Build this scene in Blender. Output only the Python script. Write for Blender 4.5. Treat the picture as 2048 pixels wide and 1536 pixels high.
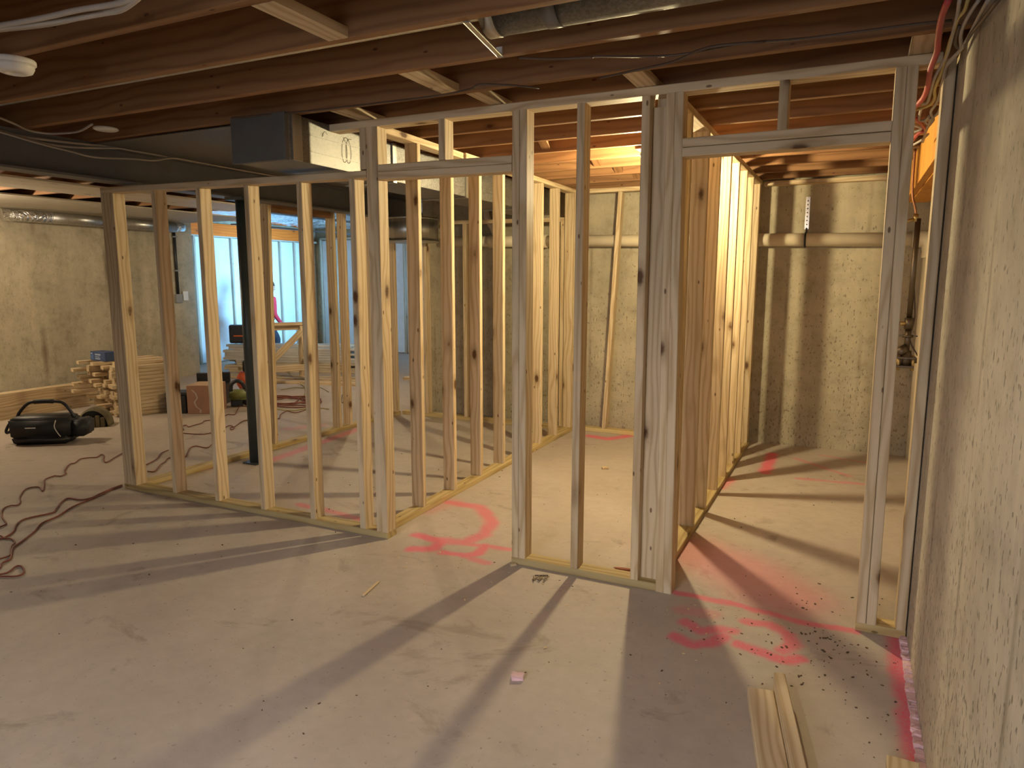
import bpy, bmesh, math, random
from mathutils import Vector, Matrix
random.seed(7)
for o in list(bpy.data.objects): bpy.data.objects.remove(o, do_unlink=True)
S = bpy.context.scene
COL = S.collection
PI = math.pi

# ------------------------------------------------------------------ camera
cam = bpy.data.cameras.new('camera'); cam_o = bpy.data.objects.new('camera', cam); COL.objects.link(cam_o)
cam.sensor_fit = 'HORIZONTAL'; cam.sensor_width = 36.0; cam.lens = 1398.26 / 2048 * 36.0
cam.clip_start = 0.02; cam.clip_end = 100
cam_o.location = (0, -3.1776, 1.4935)
cam_o.rotation_mode = 'QUATERNION'
_q = (Matrix.Rotation(0.4477, 3, 'Z') @ Matrix.Rotation(PI/2 - 0.1494, 3, 'X') @ Matrix.Rotation(0.0009, 3, 'Z'))
cam_o.rotation_quaternion = _q.to_quaternion()
S.camera = cam_o

# ------------------------------------------------------------------ world, large lights, exposure
W = bpy.data.worlds.new('world'); S.world = W; W.use_nodes = True
W.node_tree.nodes['Background'].inputs[0].default_value = (0.62, 0.78, 1.0, 1)
W.node_tree.nodes['Background'].inputs[1].default_value = 1.0
S.view_settings.view_transform = 'Standard'; S.view_settings.look = 'None'
S.view_settings.exposure = 0.45; S.view_settings.gamma = 1.0; S.view_settings.use_curve_mapping = False
def area(name, loc, direction, sx, sy, power, color):
    l = bpy.data.lights.new(name, 'AREA'); l.shape = 'RECTANGLE'; l.size = sx; l.size_y = sy
    l.energy = power; l.color = color
    o = bpy.data.objects.new(name, l); COL.objects.link(o); o.location = loc
    o.rotation_mode = 'QUATERNION'; o.rotation_quaternion = Vector(direction).to_track_quat('-Z', 'Y')
    return o
# daylight entering by the window of the deep bay, and an added cool fill behind the camera
area('daylight_bay_window', (-4.36, 6.75, 1.45), (-1, 0, 0.0), 2.2, 1.5, 52, (0.24, 0.60, 1.0)).data.spread = 0.7
area('rear_fill_light', (-1.2, -5.05, 1.5), (0, 1, -0.42), 2.6, 1.3, 15, (0.94, 0.95, 1.0)).data.spread = 1.5
BULB_MAIN = 103.0        # watts radiated by the bare bulb of the middle room
BULB_BACK = 48.0
BULB_REAR_FILL = 35.0  # added fill bulb, out of view, brightening the foreground floor
BULB_LEFT = 62.0

# ------------------------------------------------------------------ measured paths in metres
DATA = {'cords': {'a': [[-5.57,0.672,0.007],[-5.464,0.507,0.007],[-5.392,0.393,0.007],[-5.49,0.438,0.007],[-5.617,0.529,0.007],[-5.675,0.541,0.007],[-5.622,0.468,0.007],[-5.668,0.427,0.007],[-5.685,0.362,0.007],[-5.605,0.272,0.007],[-5.598,0.221,0.007],[-5.431,0.079,0.007],[-5.361,0.047,0.007],[-5.321,-0.014,0.007],[-5.353,-0.029,0.007],[-5.371,-0.038,0.007],[-5.335,-0.129,0.007],[-5.201,-0.213,0.007],[-5.056,-0.31,0.007],[-5.186,-0.262,0.007],[-5.213,-0.332,0.007],[-5.062,-0.459,0.007],[-4.951,-0.519,0.007],[-4.885,-0.573,0.007],[-4.917,-0.6,0.007],[-4.883,-0.666,0.007],[-4.723,-0.756,0.007],[-4.577,-0.812,0.007],[-4.547,-0.858,0.007],[-4.528,-0.908,0.007]],
 'b': [[-4.689,0.03,0.007],[-4.671,-0.055,0.007],[-4.629,-0.184,0.007],[-4.595,-0.259,0.007],[-4.615,-0.319,0.007],[-4.725,-0.335,0.007],[-4.695,-0.396,0.007],[-4.58,-0.508,0.007],[-4.521,-0.57,0.007],[-4.557,-0.708,0.007],[-4.5,-0.795,0.007],[-4.385,-0.878,0.007],[-4.333,-0.946,0.007],[-4.33,-0.981,0.007],[-4.337,-1.021,0.007]],
 'c': [[-4.665,0.013,0.007],[-4.644,-0.089,0.007],[-4.595,-0.2,0.007],[-4.524,-0.434,0.007],[-4.425,-0.59,0.007],[-4.382,-0.718,0.007],[-4.274,-0.824,0.007],[-4.17,-0.958,0.007],[-4.113,-1.034,0.007],[-3.967,-1.126,0.007],[-3.947,-1.178,0.007],[-3.891,-1.219,0.007],[-3.87,-1.26,0.007]],
 'd': [[-3.801,-1.297,0.007],[-3.8,-1.268,0.007],[-3.789,-1.235,0.007],[-3.832,-1.176,0.007],[-3.815,-1.16,0.007],[-3.745,-1.184,0.007],[-3.7,-1.22,0.007],[-3.711,-1.253,0.007],[-3.773,-1.283,0.007],[-3.779,-1.313,0.007]],
 'd2': [[-4.392,-0.975,0.007],[-4.378,-0.95,0.007],[-4.311,-0.964,0.007],[-4.27,-0.953,0.007],[-4.194,-0.978,0.007],[-4.151,-1.019,0.007],[-4.091,-1.057,0.007],[-4.018,-1.103,0.007],[-4.017,-1.151,0.007],[-4.017,-1.181,0.007]],
 'e': [[-5.869,1.527,0.007],[-6.038,1.652,0.007],[-6.049,1.708,0.007],[-5.959,1.661,0.007],[-5.975,1.729,0.007],[-5.991,1.846,0.007],[-6.06,1.941,0.007],[-6.042,1.983,0.007],[-6.014,2.047,0.007],[-6.076,2.222,0.007],[-6.132,2.32,0.007],[-6.052,2.34,0.007],[-6.233,2.55,0.007],[-6.384,2.733,0.007],[-6.319,2.765,0.007],[-6.137,2.674,0.007]],
 'f': [[-5.775,1.431,0.007],[-5.538,1.49,0.007],[-5.576,1.727,0.007],[-5.64,1.891,0.007],[-5.55,1.859,0.007],[-5.481,1.803,0.007],[-5.465,1.752,0.007],[-5.554,1.827,0.007],[-5.556,1.886,0.007],[-5.687,2.106,0.007],[-5.669,2.181,0.007],[-5.611,2.242,0.007]],
 'h': [[-5.889,2.782,0.007],[-5.74,2.782,0.007],[-5.621,2.804,0.007],[-5.594,2.961,0.007],[-5.486,3.05,0.007],[-5.334,3.051,0.007]],
 'i': [[-5.483,2.371,0.007],[-5.447,2.388,0.007],[-5.602,2.573,0.007],[-5.673,2.744,0.007],[-5.522,2.713,0.007],[-5.549,2.911,0.007],[-5.648,3.237,0.007]],
 'j': [[-8.469,5.402,0.007],[-8.436,5.567,0.007],[-7.964,5.22,0.007],[-7.29,4.652,0.007],[-6.693,4.166,0.007],[-6.325,3.757,0.007],[-6.192,3.551,0.007],[-6.315,3.536,0.007]],
 'k': [[-5.495,3.47,0.007],[-5.833,3.905,0.007],[-5.877,4.022,0.007],[-5.581,3.676,0.007],[-5.46,3.447,0.007]],
 'l': [[-6.857,3.883,0.007],[-6.822,4.103,0.007],[-6.635,4.142,0.007],[-6.5,4.26,0.007],[-6.158,4.027,0.007]],
 'coil': [-6.115,3.231,0.01],
 'm': [[-6.097,2.578,0.007],[-6.161,2.49,0.007],[-6.059,2.355,0.007]],
 'n': [[-5.034,0.487,0.007],[-5.11,0.637,0.007],[-5.258,0.799,0.007],[-5.299,0.903,0.007]],
 'o': [[-4.85,0.36,0.007],[-4.798,0.385,0.007],[-4.93,0.537,0.007],[-4.975,0.613,0.007],[-5.056,0.72,0.007],[-4.97,0.796,0.007],[-5.055,0.897,0.007],[-5.187,1.033,0.007],[-5.205,1.115,0.007],[-5.062,1.106,0.007],[-5.128,1.219,0.007]]},
 'cables': {'beam1': [[-4.31,-0.794,2.305],[-4.31,-0.763,2.302],[-4.31,-0.657,2.291],[-4.31,-0.485,2.298],[-4.31,-0.267,2.311],[-4.31,-0.097,2.332],[-4.31,0.056,2.361],[-4.31,0.279,2.36],[-4.31,0.664,2.348],[-4.31,1.112,2.342],[-4.31,1.7,2.361]],
 'beam2': [[-4.3,-0.8,2.299],[-4.3,-0.77,2.296],[-4.3,-0.609,2.276],[-4.3,-0.434,2.273],[-4.3,-0.242,2.294],[-4.3,-0.033,2.337],[-4.3,0.048,2.355],[-4.3,0.311,2.351],[-4.3,0.654,2.339]],
 'beam3': [[-4.29,-0.806,2.296],[-4.29,-0.775,2.292],[-4.29,-0.559,2.264],[-4.29,-0.381,2.249],[-4.29,-0.287,2.239],[-4.29,-0.187,2.242],[-4.29,0.026,2.267],[-4.29,0.178,2.279],[-4.29,0.3,2.311],[-4.29,0.409,2.337],[-4.29,0.513,2.346]],
 'low': [[-4.009,-0.954,2.315],[-4.031,-0.913,2.315],[-4.115,-0.792,2.315],[-4.216,-0.665,2.315],[-4.214,-0.571,2.315],[-4.134,-0.533,2.315],[-3.988,-0.526,2.315],[-3.74,-0.613,2.315]],
 'tl1': [[-2.642,-1.696,2.32],[-2.594,-1.691,2.32],[-2.395,-1.672,2.32],[-2.232,-1.666,2.32],[-2.101,-1.65,2.32],[-1.992,-1.649,2.32],[-1.876,-1.67,2.32]],
 'tl2': [[-2.653,-1.691,2.315],[-2.604,-1.686,2.315],[-2.394,-1.646,2.315],[-2.173,-1.623,2.315],[-2.098,-1.618,2.315],[-1.998,-1.645,2.315],[-1.882,-1.687,2.315]],
 'tl3': [[-2.687,-1.673,2.32],[-2.638,-1.667,2.32],[-2.425,-1.627,2.32],[-2.156,-1.623,2.32],[-2.085,-1.627,2.32],[-1.966,-1.658,2.32]],
 'je1': [[-2.963,-0.381,2.32],[-2.549,-0.33,2.32],[-2.142,-0.309,2.32],[-1.763,-0.304,2.32],[-1.565,-0.339,2.32],[-1.499,-0.383,2.32],[-1.372,-0.307,2.32],[-1.288,-0.222,2.32]],
 'je2': [[-1.194,-0.635,2.322],[-1.069,-0.564,2.322],[-0.945,-0.527,2.322],[-0.909,-0.523,2.322],[-0.66,-0.415,2.322],[-0.397,-0.44,2.322],[-0.195,-0.403,2.322],[0.12,-0.397,2.322],[0.238,-0.387,2.322]],
 'je3': [[-0.997,-0.259,2.318],[-0.854,-0.298,2.318],[-0.676,-0.348,2.318],[-0.522,-0.464,2.318],[-0.327,-0.444,2.318]]},
 'wires': {'red_hose': [[0.202,-0.655,2.3],[0.197,-0.578,2.29],[0.198,-0.489,2.279],[0.205,-0.368,2.267],[0.211,-0.277,2.258],[0.208,-0.116,2.245],[0.215,0.046,2.233],[0.216,0.214,2.223],[0.195,0.355,2.215],[0.171,0.427,2.21]],
 'w1': [[0.231,-0.641,2.3],[0.238,-0.541,2.287],[0.241,-0.422,2.274],[0.245,-0.237,2.256],[0.237,-0.116,2.246],[0.23,0.023,2.235],[0.235,0.223,2.223],[0.234,0.315,2.218],[0.214,0.324,2.217]],
 'w2': [[0.253,-0.63,2.3],[0.253,-0.567,2.292],[0.242,-0.522,2.285],[0.242,-0.44,2.276],[0.241,-0.361,2.268],[0.243,-0.238,2.256],[0.247,-0.057,2.242],[0.244,0.124,2.229],[0.256,0.25,2.222],[0.251,0.342,2.217],[0.226,0.39,2.214],[0.199,0.408,2.212]],
 'w3': [[0.282,-0.616,2.3],[0.272,-0.55,2.291],[0.264,-0.458,2.279],[0.267,-0.379,2.271],[0.28,-0.278,2.261],[0.269,-0.214,2.255],[0.255,-0.134,2.248],[0.26,0.007,2.237],[0.269,0.204,2.225],[0.27,0.351,2.217],[0.262,0.47,2.21],[0.286,0.616,2.204],[0.275,0.786,2.197],[0.283,1.081,2.186]],
 'w4': [[0.285,-0.782,2.244],[0.285,-0.649,2.25],[0.285,-0.502,2.252],[0.285,-0.33,2.258],[0.277,-0.246,2.258],[0.268,-0.19,2.253],[0.256,-0.107,2.246],[0.269,0.072,2.233],[0.284,0.282,2.221],[0.293,0.485,2.21],[0.281,0.568,2.206],[0.273,0.708,2.2],[0.268,0.837,2.195]],
 'w5': [[0.285,-0.968,2.183],[0.285,-0.715,2.215],[0.285,-0.478,2.247],[0.284,-0.276,2.261],[0.26,-0.32,2.265],[0.253,-0.396,2.272],[0.253,-0.463,2.279]],
 'w6': [[0.221,0.388,2.214],[0.224,0.54,2.206],[0.237,0.617,2.203],[0.273,0.587,2.205],[0.271,0.682,2.201],[0.256,0.626,2.203],[0.263,0.536,2.207]],
 'w7': [[0.241,1.142,2.184],[0.273,1.029,2.188],[0.29,0.903,2.193]],
 'w8': [[0.208,0.677,2.2],[0.251,0.762,2.197],[0.22,0.842,2.194]],
 'red2': [[0.196,0.504,2.207],[0.237,0.641,2.202],[0.265,0.768,2.197]],
 'red3': [[0.232,1.025,2.187],[0.245,0.882,2.193],[0.266,0.809,2.196]]},
 'copper': [[0.348,2.2,2.351],[0.349,2.2,2.257],[0.363,2.2,2.004],[0.356,2.2,1.909]],
 'gas': [[0.427,3.2,1.967],[0.436,3.2,1.487],[0.432,3.2,1.173],[0.433,3.2,0.974],[0.436,3.2,0.833]],
 'paint': [[[-2.345,0.74],[-2.113,0.736],0.05,0.75],[[-2.113,0.736],[-1.907,0.517],0.05,0.75],[[-1.907,0.517],[-1.857,0.322],0.05,0.75],[[-1.857,0.322],[-1.897,0.153],0.05,0.75],[[-1.897,0.153],[-2.046,0.124],0.05,0.75],[[-2.207,0.134],[-2.021,0.11],0.045,0.9],[[-2.021,0.11],[-2.009,-0.001],0.045,0.9],[[-2.009,-0.001],[-2.113,-0.06],0.045,0.9],[[-1.961,0.122],[-1.614,0.173],0.028,0.7],[[-1.928,-0.027],[-1.8,-0.019],0.035,0.85],[[-1.8,-0.019],[-1.746,0.053],0.035,0.85],[[-1.746,0.053],[-1.774,0.153],0.035,0.85],[[-1.805,-0.037],[-1.645,-0.05],0.03,0.6],[[-0.658,0.031],[-0.493,0.033],0.028,0.85],[[-0.493,0.033],[-0.353,0.026],0.028,0.85],[[-0.353,0.026],[-0.096,-0.024],0.028,0.85],[[-0.096,-0.024],[0.113,-0.01],0.028,0.85],[[-0.591,-0.137],[-0.468,-0.113],0.05,0.35],[[-0.558,-0.247],[-0.482,-0.297],0.038,0.85],[[-0.482,-0.297],[-0.409,-0.24],0.038,0.85],[[-0.409,-0.24],[-0.364,-0.233],0.038,0.85],[[-0.565,-0.388],[-0.494,-0.424],0.036,0.9],[[-0.494,-0.424],[-0.423,-0.37],0.036,0.9],[[-0.423,-0.37],[-0.387,-0.292],0.036,0.9],[[-0.315,-0.119],[-0.224,-0.108],0.036,0.85],[[-0.224,-0.108],[-0.144,-0.165],0.036,0.85],[[-0.144,-0.165],[-0.121,-0.244],0.036,0.85],[[-0.121,-0.244],[-0.153,-0.317],0.036,0.85],[[-0.322,-0.341],[-0.233,-0.365],0.036,0.95],[[-0.233,-0.365],[-0.131,-0.389],0.036,0.95],[[-0.131,-0.389],[-0.089,-0.351],0.036,0.95],[[-0.759,0.619],[-0.424,0.44],0.24,0.42],[[-0.424,0.44],[-0.21,0.221],0.24,0.42],[[-0.517,3.094],[-0.511,2.449],0.05,1.0],[[-0.267,2.383],[0.168,2.434],0.03,0.5],[[-0.323,3.018],[0.08,2.627],0.03,0.45],[[-0.146,3.235],[0.198,3.126],0.03,0.35],[[-0.761,1.888],[-0.729,2.144],0.05,0.6],[[0.273,0.009],[0.269,-0.228],0.045,0.95],[[0.269,-0.228],[0.282,-0.605],0.045,0.95],[[0.282,-0.605],[0.282,-0.868],0.045,0.95],[[-2.168,3.069],[-1.977,3.02],0.06,0.9],[[-1.977,3.02],[-1.843,3.226],0.06,0.9],[[-2.229,3.471],[-1.929,3.433],0.08,0.5],[[-4.247,1.062],[-4.293,1.566],0.06,0.55],[[-4.293,1.566],[-4.367,2.379],0.06,0.55],[[-4.548,0.151],[-4.554,0.413],0.03,0.5],[[-4.554,0.413],[-4.487,0.686],0.03,0.5],[[-3.233,0.275],[-2.686,0.211],0.035,0.6],[[-4.984,2.054],[-4.845,2.337],0.08,0.3],[[-2.412,0.536],[-2.345,0.74],0.1,0.25]]}

# ------------------------------------------------------------------ helpers
def tag(o, label=None, cat=None, group=None, kind=None):
    if label: o['label'] = label
    if cat: o['category'] = cat
    if group: o['group'] = group
    if kind: o['kind'] = kind
    return o
def empty(name, loc, label=None, cat=None, group=None, kind=None):
    o = bpy.data.objects.new(name, None); COL.objects.link(o); o.location = loc; o.empty_display_size = 0.1
    return tag(o, label, cat, group, kind)
def place(o, M, parent=None):
    """put o at world matrix M, below parent"""
    o.matrix_basis = M
    if parent is not None:
        o.parent = parent
        P = Matrix.Translation(parent.location) if parent.type == 'EMPTY' else parent['_w']
        if parent.type != 'EMPTY':
            P = WM[parent.name]
        o.matrix_parent_inverse = P.inverted()
    WM[o.name] = M.copy()
    return o
WM = {}
def link(name, me, mat, parent=None, M=None):
    o = bpy.data.objects.new(name, me); COL.objects.link(o)
    if mat is not None and len(me.materials) == 0: me.materials.append(mat)
    M = M or Matrix.Identity(4)
    o.matrix_basis = M; WM[o.name] = M.copy()
    if parent is not None:
        o.parent = parent
        P = Matrix.Translation(parent.location) if parent.type == 'EMPTY' else WM[parent.name]
        o.matrix_parent_inverse = P.inverted()
    return o
def from_bm(name, bm, mat, parent=None, M=None, smooth=False):
    me = bpy.data.meshes.new(name); bm.normal_update(); bm.to_mesh(me); bm.free()
    if smooth:
        for p in me.polygons: p.use_smooth = True
    return link(name, me, mat, parent, M)
_cache = {}
def board_mesh(L, w, t, c=0.003):
    k = (round(L, 4), round(w, 4), round(t, 4), c)
    if k in _cache: return _cache[k].copy()
    x, y = w/2, t/2
    prof = [(-x+c, -y), (x-c, -y), (x, -y+c), (x, y-c), (x-c, y), (-x+c, y), (-x, y-c), (-x, -y+c)]
    v = [(a, b, 0) for a, b in prof] + [(a, b, L) for a, b in prof]
    f = [tuple(range(7, -1, -1)), tuple(range(8, 16))] + [(i, (i+1) % 8, 8+(i+1) % 8, 8+i) for i in range(8)]
    me = bpy.data.meshes.new('board'); me.from_pydata(v, [], f); me.update()
    _cache[k] = me
    return me.copy()
def board(name, a, b, w, t, side, mat, parent=None):
    """lumber from a to b (centre line), w wide along side, t thick"""
    a = Vector(a); b = Vector(b); z = (b-a); L = z.length; z.normalize()
    x = Vector(side); x = (x - z*x.dot(z)).normalized(); y = z.cross(x)
    M = Matrix(((x.x, y.x, z.x, a.x), (x.y, y.y, z.y, a.y), (x.z, y.z, z.z, a.z), (0, 0, 0, 1)))
    return link(name, board_mesh(L, w, t), mat, parent, M)
def add_box(bm, lo, hi, bev=0.0):
    lo = Vector(lo); hi = Vector(hi); c = (lo+hi)/2; s = hi-lo
    r = bmesh.ops.create_cube(bm, size=1.0, matrix=Matrix.Translation(c) @ Matrix.Diagonal((s.x, s.y, s.z, 1)))
    if bev > 0:
        vs = r['verts']; es = [e for e in bm.edges if e.verts[0] in vs and e.verts[1] in vs]
        bmesh.ops.bevel(bm, geom=es, offset=bev, segments=2, profile=0.5, affect='EDGES')
def box(name, lo, hi, mat, parent=None, bev=0.0, M=None):
    bm = bmesh.new(); add_box(bm, lo, hi, bev)
    return from_bm(name, bm, mat, parent, M)
def add_cyl(bm, a, b, r1, r2=None, n=20, caps=True):
    a = Vector(a); b = Vector(b); d = b-a; L = d.length
    q = d.to_track_quat('Z', 'Y').to_matrix().to_4x4()
    bmesh.ops.create_cone(bm, cap_ends=caps, cap_tris=False, segments=n, radius1=r1, radius2=r1 if r2 is None else r2,
                          depth=L, matrix=Matrix.Translation((a+b)/2) @ q)
def cyl(name, a, b, r, mat, parent=None, r2=None, n=20):
    bm = bmesh.new(); add_cyl(bm, a, b, r, r2, n)
    o = from_bm(name, bm, mat, parent)
    for p in o.data.polygons: p.use_smooth = len(p.vertices) == 4
    return o
def lathe(name, prof, mat, parent=None, M=None, n=28):
    bm = bmesh.new(); rings = []
    for r, z in prof:
        rings.append([bm.verts.new((r*math.cos(2*PI*i/n), r*math.sin(2*PI*i/n), z)) for i in range(n)])
    for A, B in zip(rings, rings[1:]):
        for i in range(n): bm.faces.new((A[i], A[(i+1) % n], B[(i+1) % n], B[i]))
    bm.faces.new(rings[0][::-1]); bm.faces.new(rings[-1])
    return from_bm(name, bm, mat, parent, M, smooth=True)
def smooth_path(pts, sub=4):
    pts = [Vector(p) for p in pts]
    if len(pts) < 3: return pts
    P = [pts[0]*2-pts[1]] + pts + [pts[-1]*2-pts[-2]]
    out = []
    for i in range(1, len(P)-2):
        p0, p1, p2, p3 = P[i-1:i+3]
        for k in range(sub):
            t = k/sub
            out.append(0.5*((2*p1)+(p2-p0)*t+(2*p0-5*p1+4*p2-p3)*t*t+(3*p1-p0-3*p2+p3)*t**3))
    out.append(pts[-1]); return out
def add_tube(bm, pts, r, n=7, sub=4):
    path = smooth_path(pts, sub) if sub > 1 else [Vector(p) for p in pts]
    up = Vector((0.123, 0.31, 0.94)); prev = None; rings = []
    for i, p in enumerate(path):
        d = (path[min(i+1, len(path)-1)] - path[max(i-1, 0)])
        if d.length < 1e-7: d = Vector((0, 0, 1))
        d.normalize()
        if prev is None: x = d.cross(up).normalized()
        else:
            x = prev - d*prev.dot(d)
            x = x.normalized() if x.length > 1e-6 else d.cross(up).normalized()
        prev = x; y = d.cross(x)
        rings.append([bm.verts.new(p + (x*math.cos(2*PI*k/n)+y*math.sin(2*PI*k/n))*r) for k in range(n)])
    for A, B in zip(rings, rings[1:]):
        for k in range(n): bm.faces.new((A[k], A[(k+1) % n], B[(k+1) % n], B[k]))
    bm.faces.new(rings[0][::-1]); bm.faces.new(rings[-1])
def tube(name, pts, r, mat, parent=None, n=7, sub=4):
    bm = bmesh.new(); add_tube(bm, pts, r, n, sub)
    return from_bm(name, bm, mat, parent, None, True)

# ------------------------------------------------------------------ materials
class NT:
    def __init__(s, name):
        s.m = bpy.data.materials.new(name); s.m.use_nodes = True; s.t = s.m.node_tree
        s.b = s.t.nodes['Principled BSDF']
    def n(s, typ, **kw):
        x = s.t.nodes.new(typ)
        for k, v in kw.items(): setattr(x, k, v)
        return x
    def l(s, a, b): s.t.links.new(a, b)
    def math(s, op, a, b=None, c=None, clamp=False):
        x = s.n('ShaderNodeMath', operation=op); x.use_clamp = clamp
        for i, v in enumerate((a, b, c)):
            if v is None: continue
            if isinstance(v, (int, float)): x.inputs[i].default_value = v
            else: s.l(v, x.inputs[i])
        return x.outputs[0]
    def ramp(s, fac, stops, interp='LINEAR'):
        x = s.n('ShaderNodeValToRGB'); x.color_ramp.interpolation = interp
        e = x.color_ramp.elements
        while len(e) < len(stops): e.new(0.5)
        for q, (p, c) in zip(e, stops):
            q.position = p; q.color = (*c, 1) if len(c) == 3 else c
        s.l(fac, x.inputs[0]); return x.outputs[0]
    def mix(s, fac, a, b, mode='MIX'):
        x = s.n('ShaderNodeMix', data_type='RGBA', blend_type=mode)
        for i, v in ((0, fac), (6, a), (7, b)):
            if isinstance(v, (int, float)): x.inputs[i].default_value = v
            elif isinstance(v, tuple): x.inputs[i].default_value = (*v, 1) if len(v) == 3 else v
            else: s.l(v, x.inputs[i])
        return x.outputs[2]
    def noise(s, vec, scale, detail=3, rough=0.5, dist=0.0):
        x = s.n('ShaderNodeTexNoise'); x.inputs['Scale'].default_value = scale; x.inputs['Detail'].default_value = detail
        x.inputs['Roughness'].default_value = rough; x.inputs['Distortion'].default_value = dist
        if vec is not None: s.l(vec, x.inputs['Vector'])
        return x.outputs[0]
    def mapping(s, vec, scale=(1, 1, 1), loc=(0, 0, 0)):
        x = s.n('ShaderNodeMapping'); x.inputs['Scale'].default_value = scale; x.inputs['Location'].default_value = loc
        s.l(vec, x.inputs['Vector']); return x.outputs[0]
    def bump(s, h, strength, dist=0.01):
        x = s.n('ShaderNodeBump'); x.inputs['Strength'].default_value = strength; x.inputs['Distance'].default_value = dist
        s.l(h, x.inputs['Height']); s.l(x.outputs[0], s.b.inputs['Normal'])
    def color(s, c): s.l(c, s.b.inputs['Base Color'])
def plain(name, c, rough=0.6, metal=0.0, spec=0.5, emit=None, es=0.0, var=0.0):
    m = NT(name); m.b.inputs['Roughness'].default_value = rough; m.b.inputs['Metallic'].default_value = metal
    m.b.inputs['Specular IOR Level'].default_value = spec
    tc = m.n('ShaderNodeTexCoord')
    nz = m.noise(tc.outputs['Object'], 9, 4)
    k = 0.10 if var == 0 else var
    m.color(m.ramp(nz, [(0.25, tuple(x*(1-k) for x in c)), (0.75, tuple(min(1, x*(1+k)) for x in c))]))
    if emit:
        m.b.inputs['Emission Color'].default_value = (*emit, 1); m.b.inputs['Emission Strength'].default_value = es
    return m.m
def wood(name, light, dark, knot, tint=0.12, grain=1.0, rough=0.62, knots=0.052):
    m = NT(name); tc = m.n('ShaderNodeTexCoord'); oi = m.n('ShaderNodeObjectInfo')
    r = oi.outputs['Random']
    off = m.n('ShaderNodeCombineXYZ')
    m.l(m.math('MULTIPLY', r, 37.3), off.inputs[0]); m.l(m.math('MULTIPLY', r, 91.7), off.inputs[1]); m.l(m.math('MULTIPLY', r, 53.1), off.inputs[2])
    add = m.n('ShaderNodeVectorMath', operation='ADD'); m.l(tc.outputs['Object'], add.inputs[0]); m.l(off.outputs[0], add.inputs[1])
    v = add.outputs[0]
    # cathedral grain: bands in a slowly warped cross-section
    warp = m.noise(m.mapping(v, (3.0, 3.0, 0.55)), 2.2, 2, 0.5, 0.3)
    sep = m.n('ShaderNodeSeparateXYZ'); m.l(v, sep.inputs[0])
    ph = m.math('ADD', m.math('MULTIPLY', warp, 17.0*grain), m.math('ADD', m.math('MULTIPLY', sep.outputs[0], 120*grain), m.math('MULTIPLY', sep.outputs[1], 80*grain)))
    band = m.math('MULTIPLY', m.math('ADD', m.math('SINE', ph), 1.0), 0.5)
    band = m.math('POWER', band, 2.2)
    fine = m.noise(m.mapping(v, (160, 160, 3.2)), 1.0, 3, 0.6)
    g = m.math('ADD', m.math('MULTIPLY', band, 0.55), m.math('MULTIPLY', fine, 0.45))
    base = m.ramp(g, [(0.18, light), (0.85, dark)])
    # knots
    vo = m.n('ShaderNodeTexVoronoi'); vo.inputs['Scale'].default_value = 1.0; vo.inputs['Randomness'].default_value = 1.0
    m.l(m.mapping(v, (5.5, 5.5, 2.6)), vo.inputs['Vector'])
    kd = m.math('ADD', vo.outputs['Distance'], m.math('MULTIPLY', m.math('SUBTRACT', m.noise(v, 60, 2), 0.5), 0.05))
    kmask = m.ramp(kd, [(knots, (1, 1, 1)), (knots*1.9, (0, 0, 0))])
    v2 = m.n('ShaderNodeTexVoronoi'); v2.inputs['Scale'].default_value = 1.0; m.l(m.mapping(v, (13, 13, 5.5), (3.1, 7.7, 1.3)), v2.inputs['Vector'])
    dots = m.ramp(v2.outputs['Distance'], [(0.055, (1, 1, 1)), (0.085, (0, 0, 0))])
    halo = m.ramp(kd, [(knots*1.6, (0.55, 0.55, 0.55)), (knots*4.2, (0, 0, 0))])
    base = m.mix(halo, base, tuple(0.5*a+0.5*b_ for a, b_ in zip(dark, knot)))
    base = m.mix(m.math('MAXIMUM', kmask, m.math('MULTIPLY', dots, 0.85)), base, knot)
    # board to board tint
    tv = m.ramp(r, [(0.0, (1-tint, 1-tint*1.1, 1-tint*1.3)), (0.5, (1, 1, 1)), (1.0, (1+tint*0.5, 1+tint*0.35, 1+tint*0.2))])
    base = m.mix(1.0, base, tv, 'MULTIPLY')
    big = m.noise(m.mapping(v, (6, 6, 1.1)), 1.0, 3)
    base = m.mix(1.0, base, m.ramp(big, [(0.25, (0.88, 0.86, 0.84)), (0.7, (1.04, 1.03, 1.02))]), 'MULTIPLY')
    m.color(base); m.b.inputs['Roughness'].default_value = rough; m.b.inputs['Specular IOR Level'].default_value = 0.3
    m.bump(g, 0.12, 0.002)
    return m.m
STUD = wood('stud_wood', (0.69, 0.57, 0.385), (0.51, 0.375, 0.215), (0.12, 0.06, 0.025), knots=0.062, grain=1.5)
TREAT = wood('treated_plate_wood', (0.56, 0.45, 0.23), (0.40, 0.29, 0.12), (0.13, 0.08, 0.03))
JOIST = wood('joist_wood', (0.30, 0.160, 0.072), (0.205, 0.102, 0.045), (0.09, 0.035, 0.015), tint=0.15, knots=0.04)
BEAMW = wood('beam_wood', (0.70, 0.34, 0.07), (0.55, 0.24, 0.04), (0.12, 0.05, 0.02), tint=0.05)
PLY = wood('subfloor_wood', (0.42, 0.26, 0.13), (0.33, 0.19, 0.09), (0.12, 0.05, 0.02), grain=0.4)
ENDW = STUD

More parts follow.
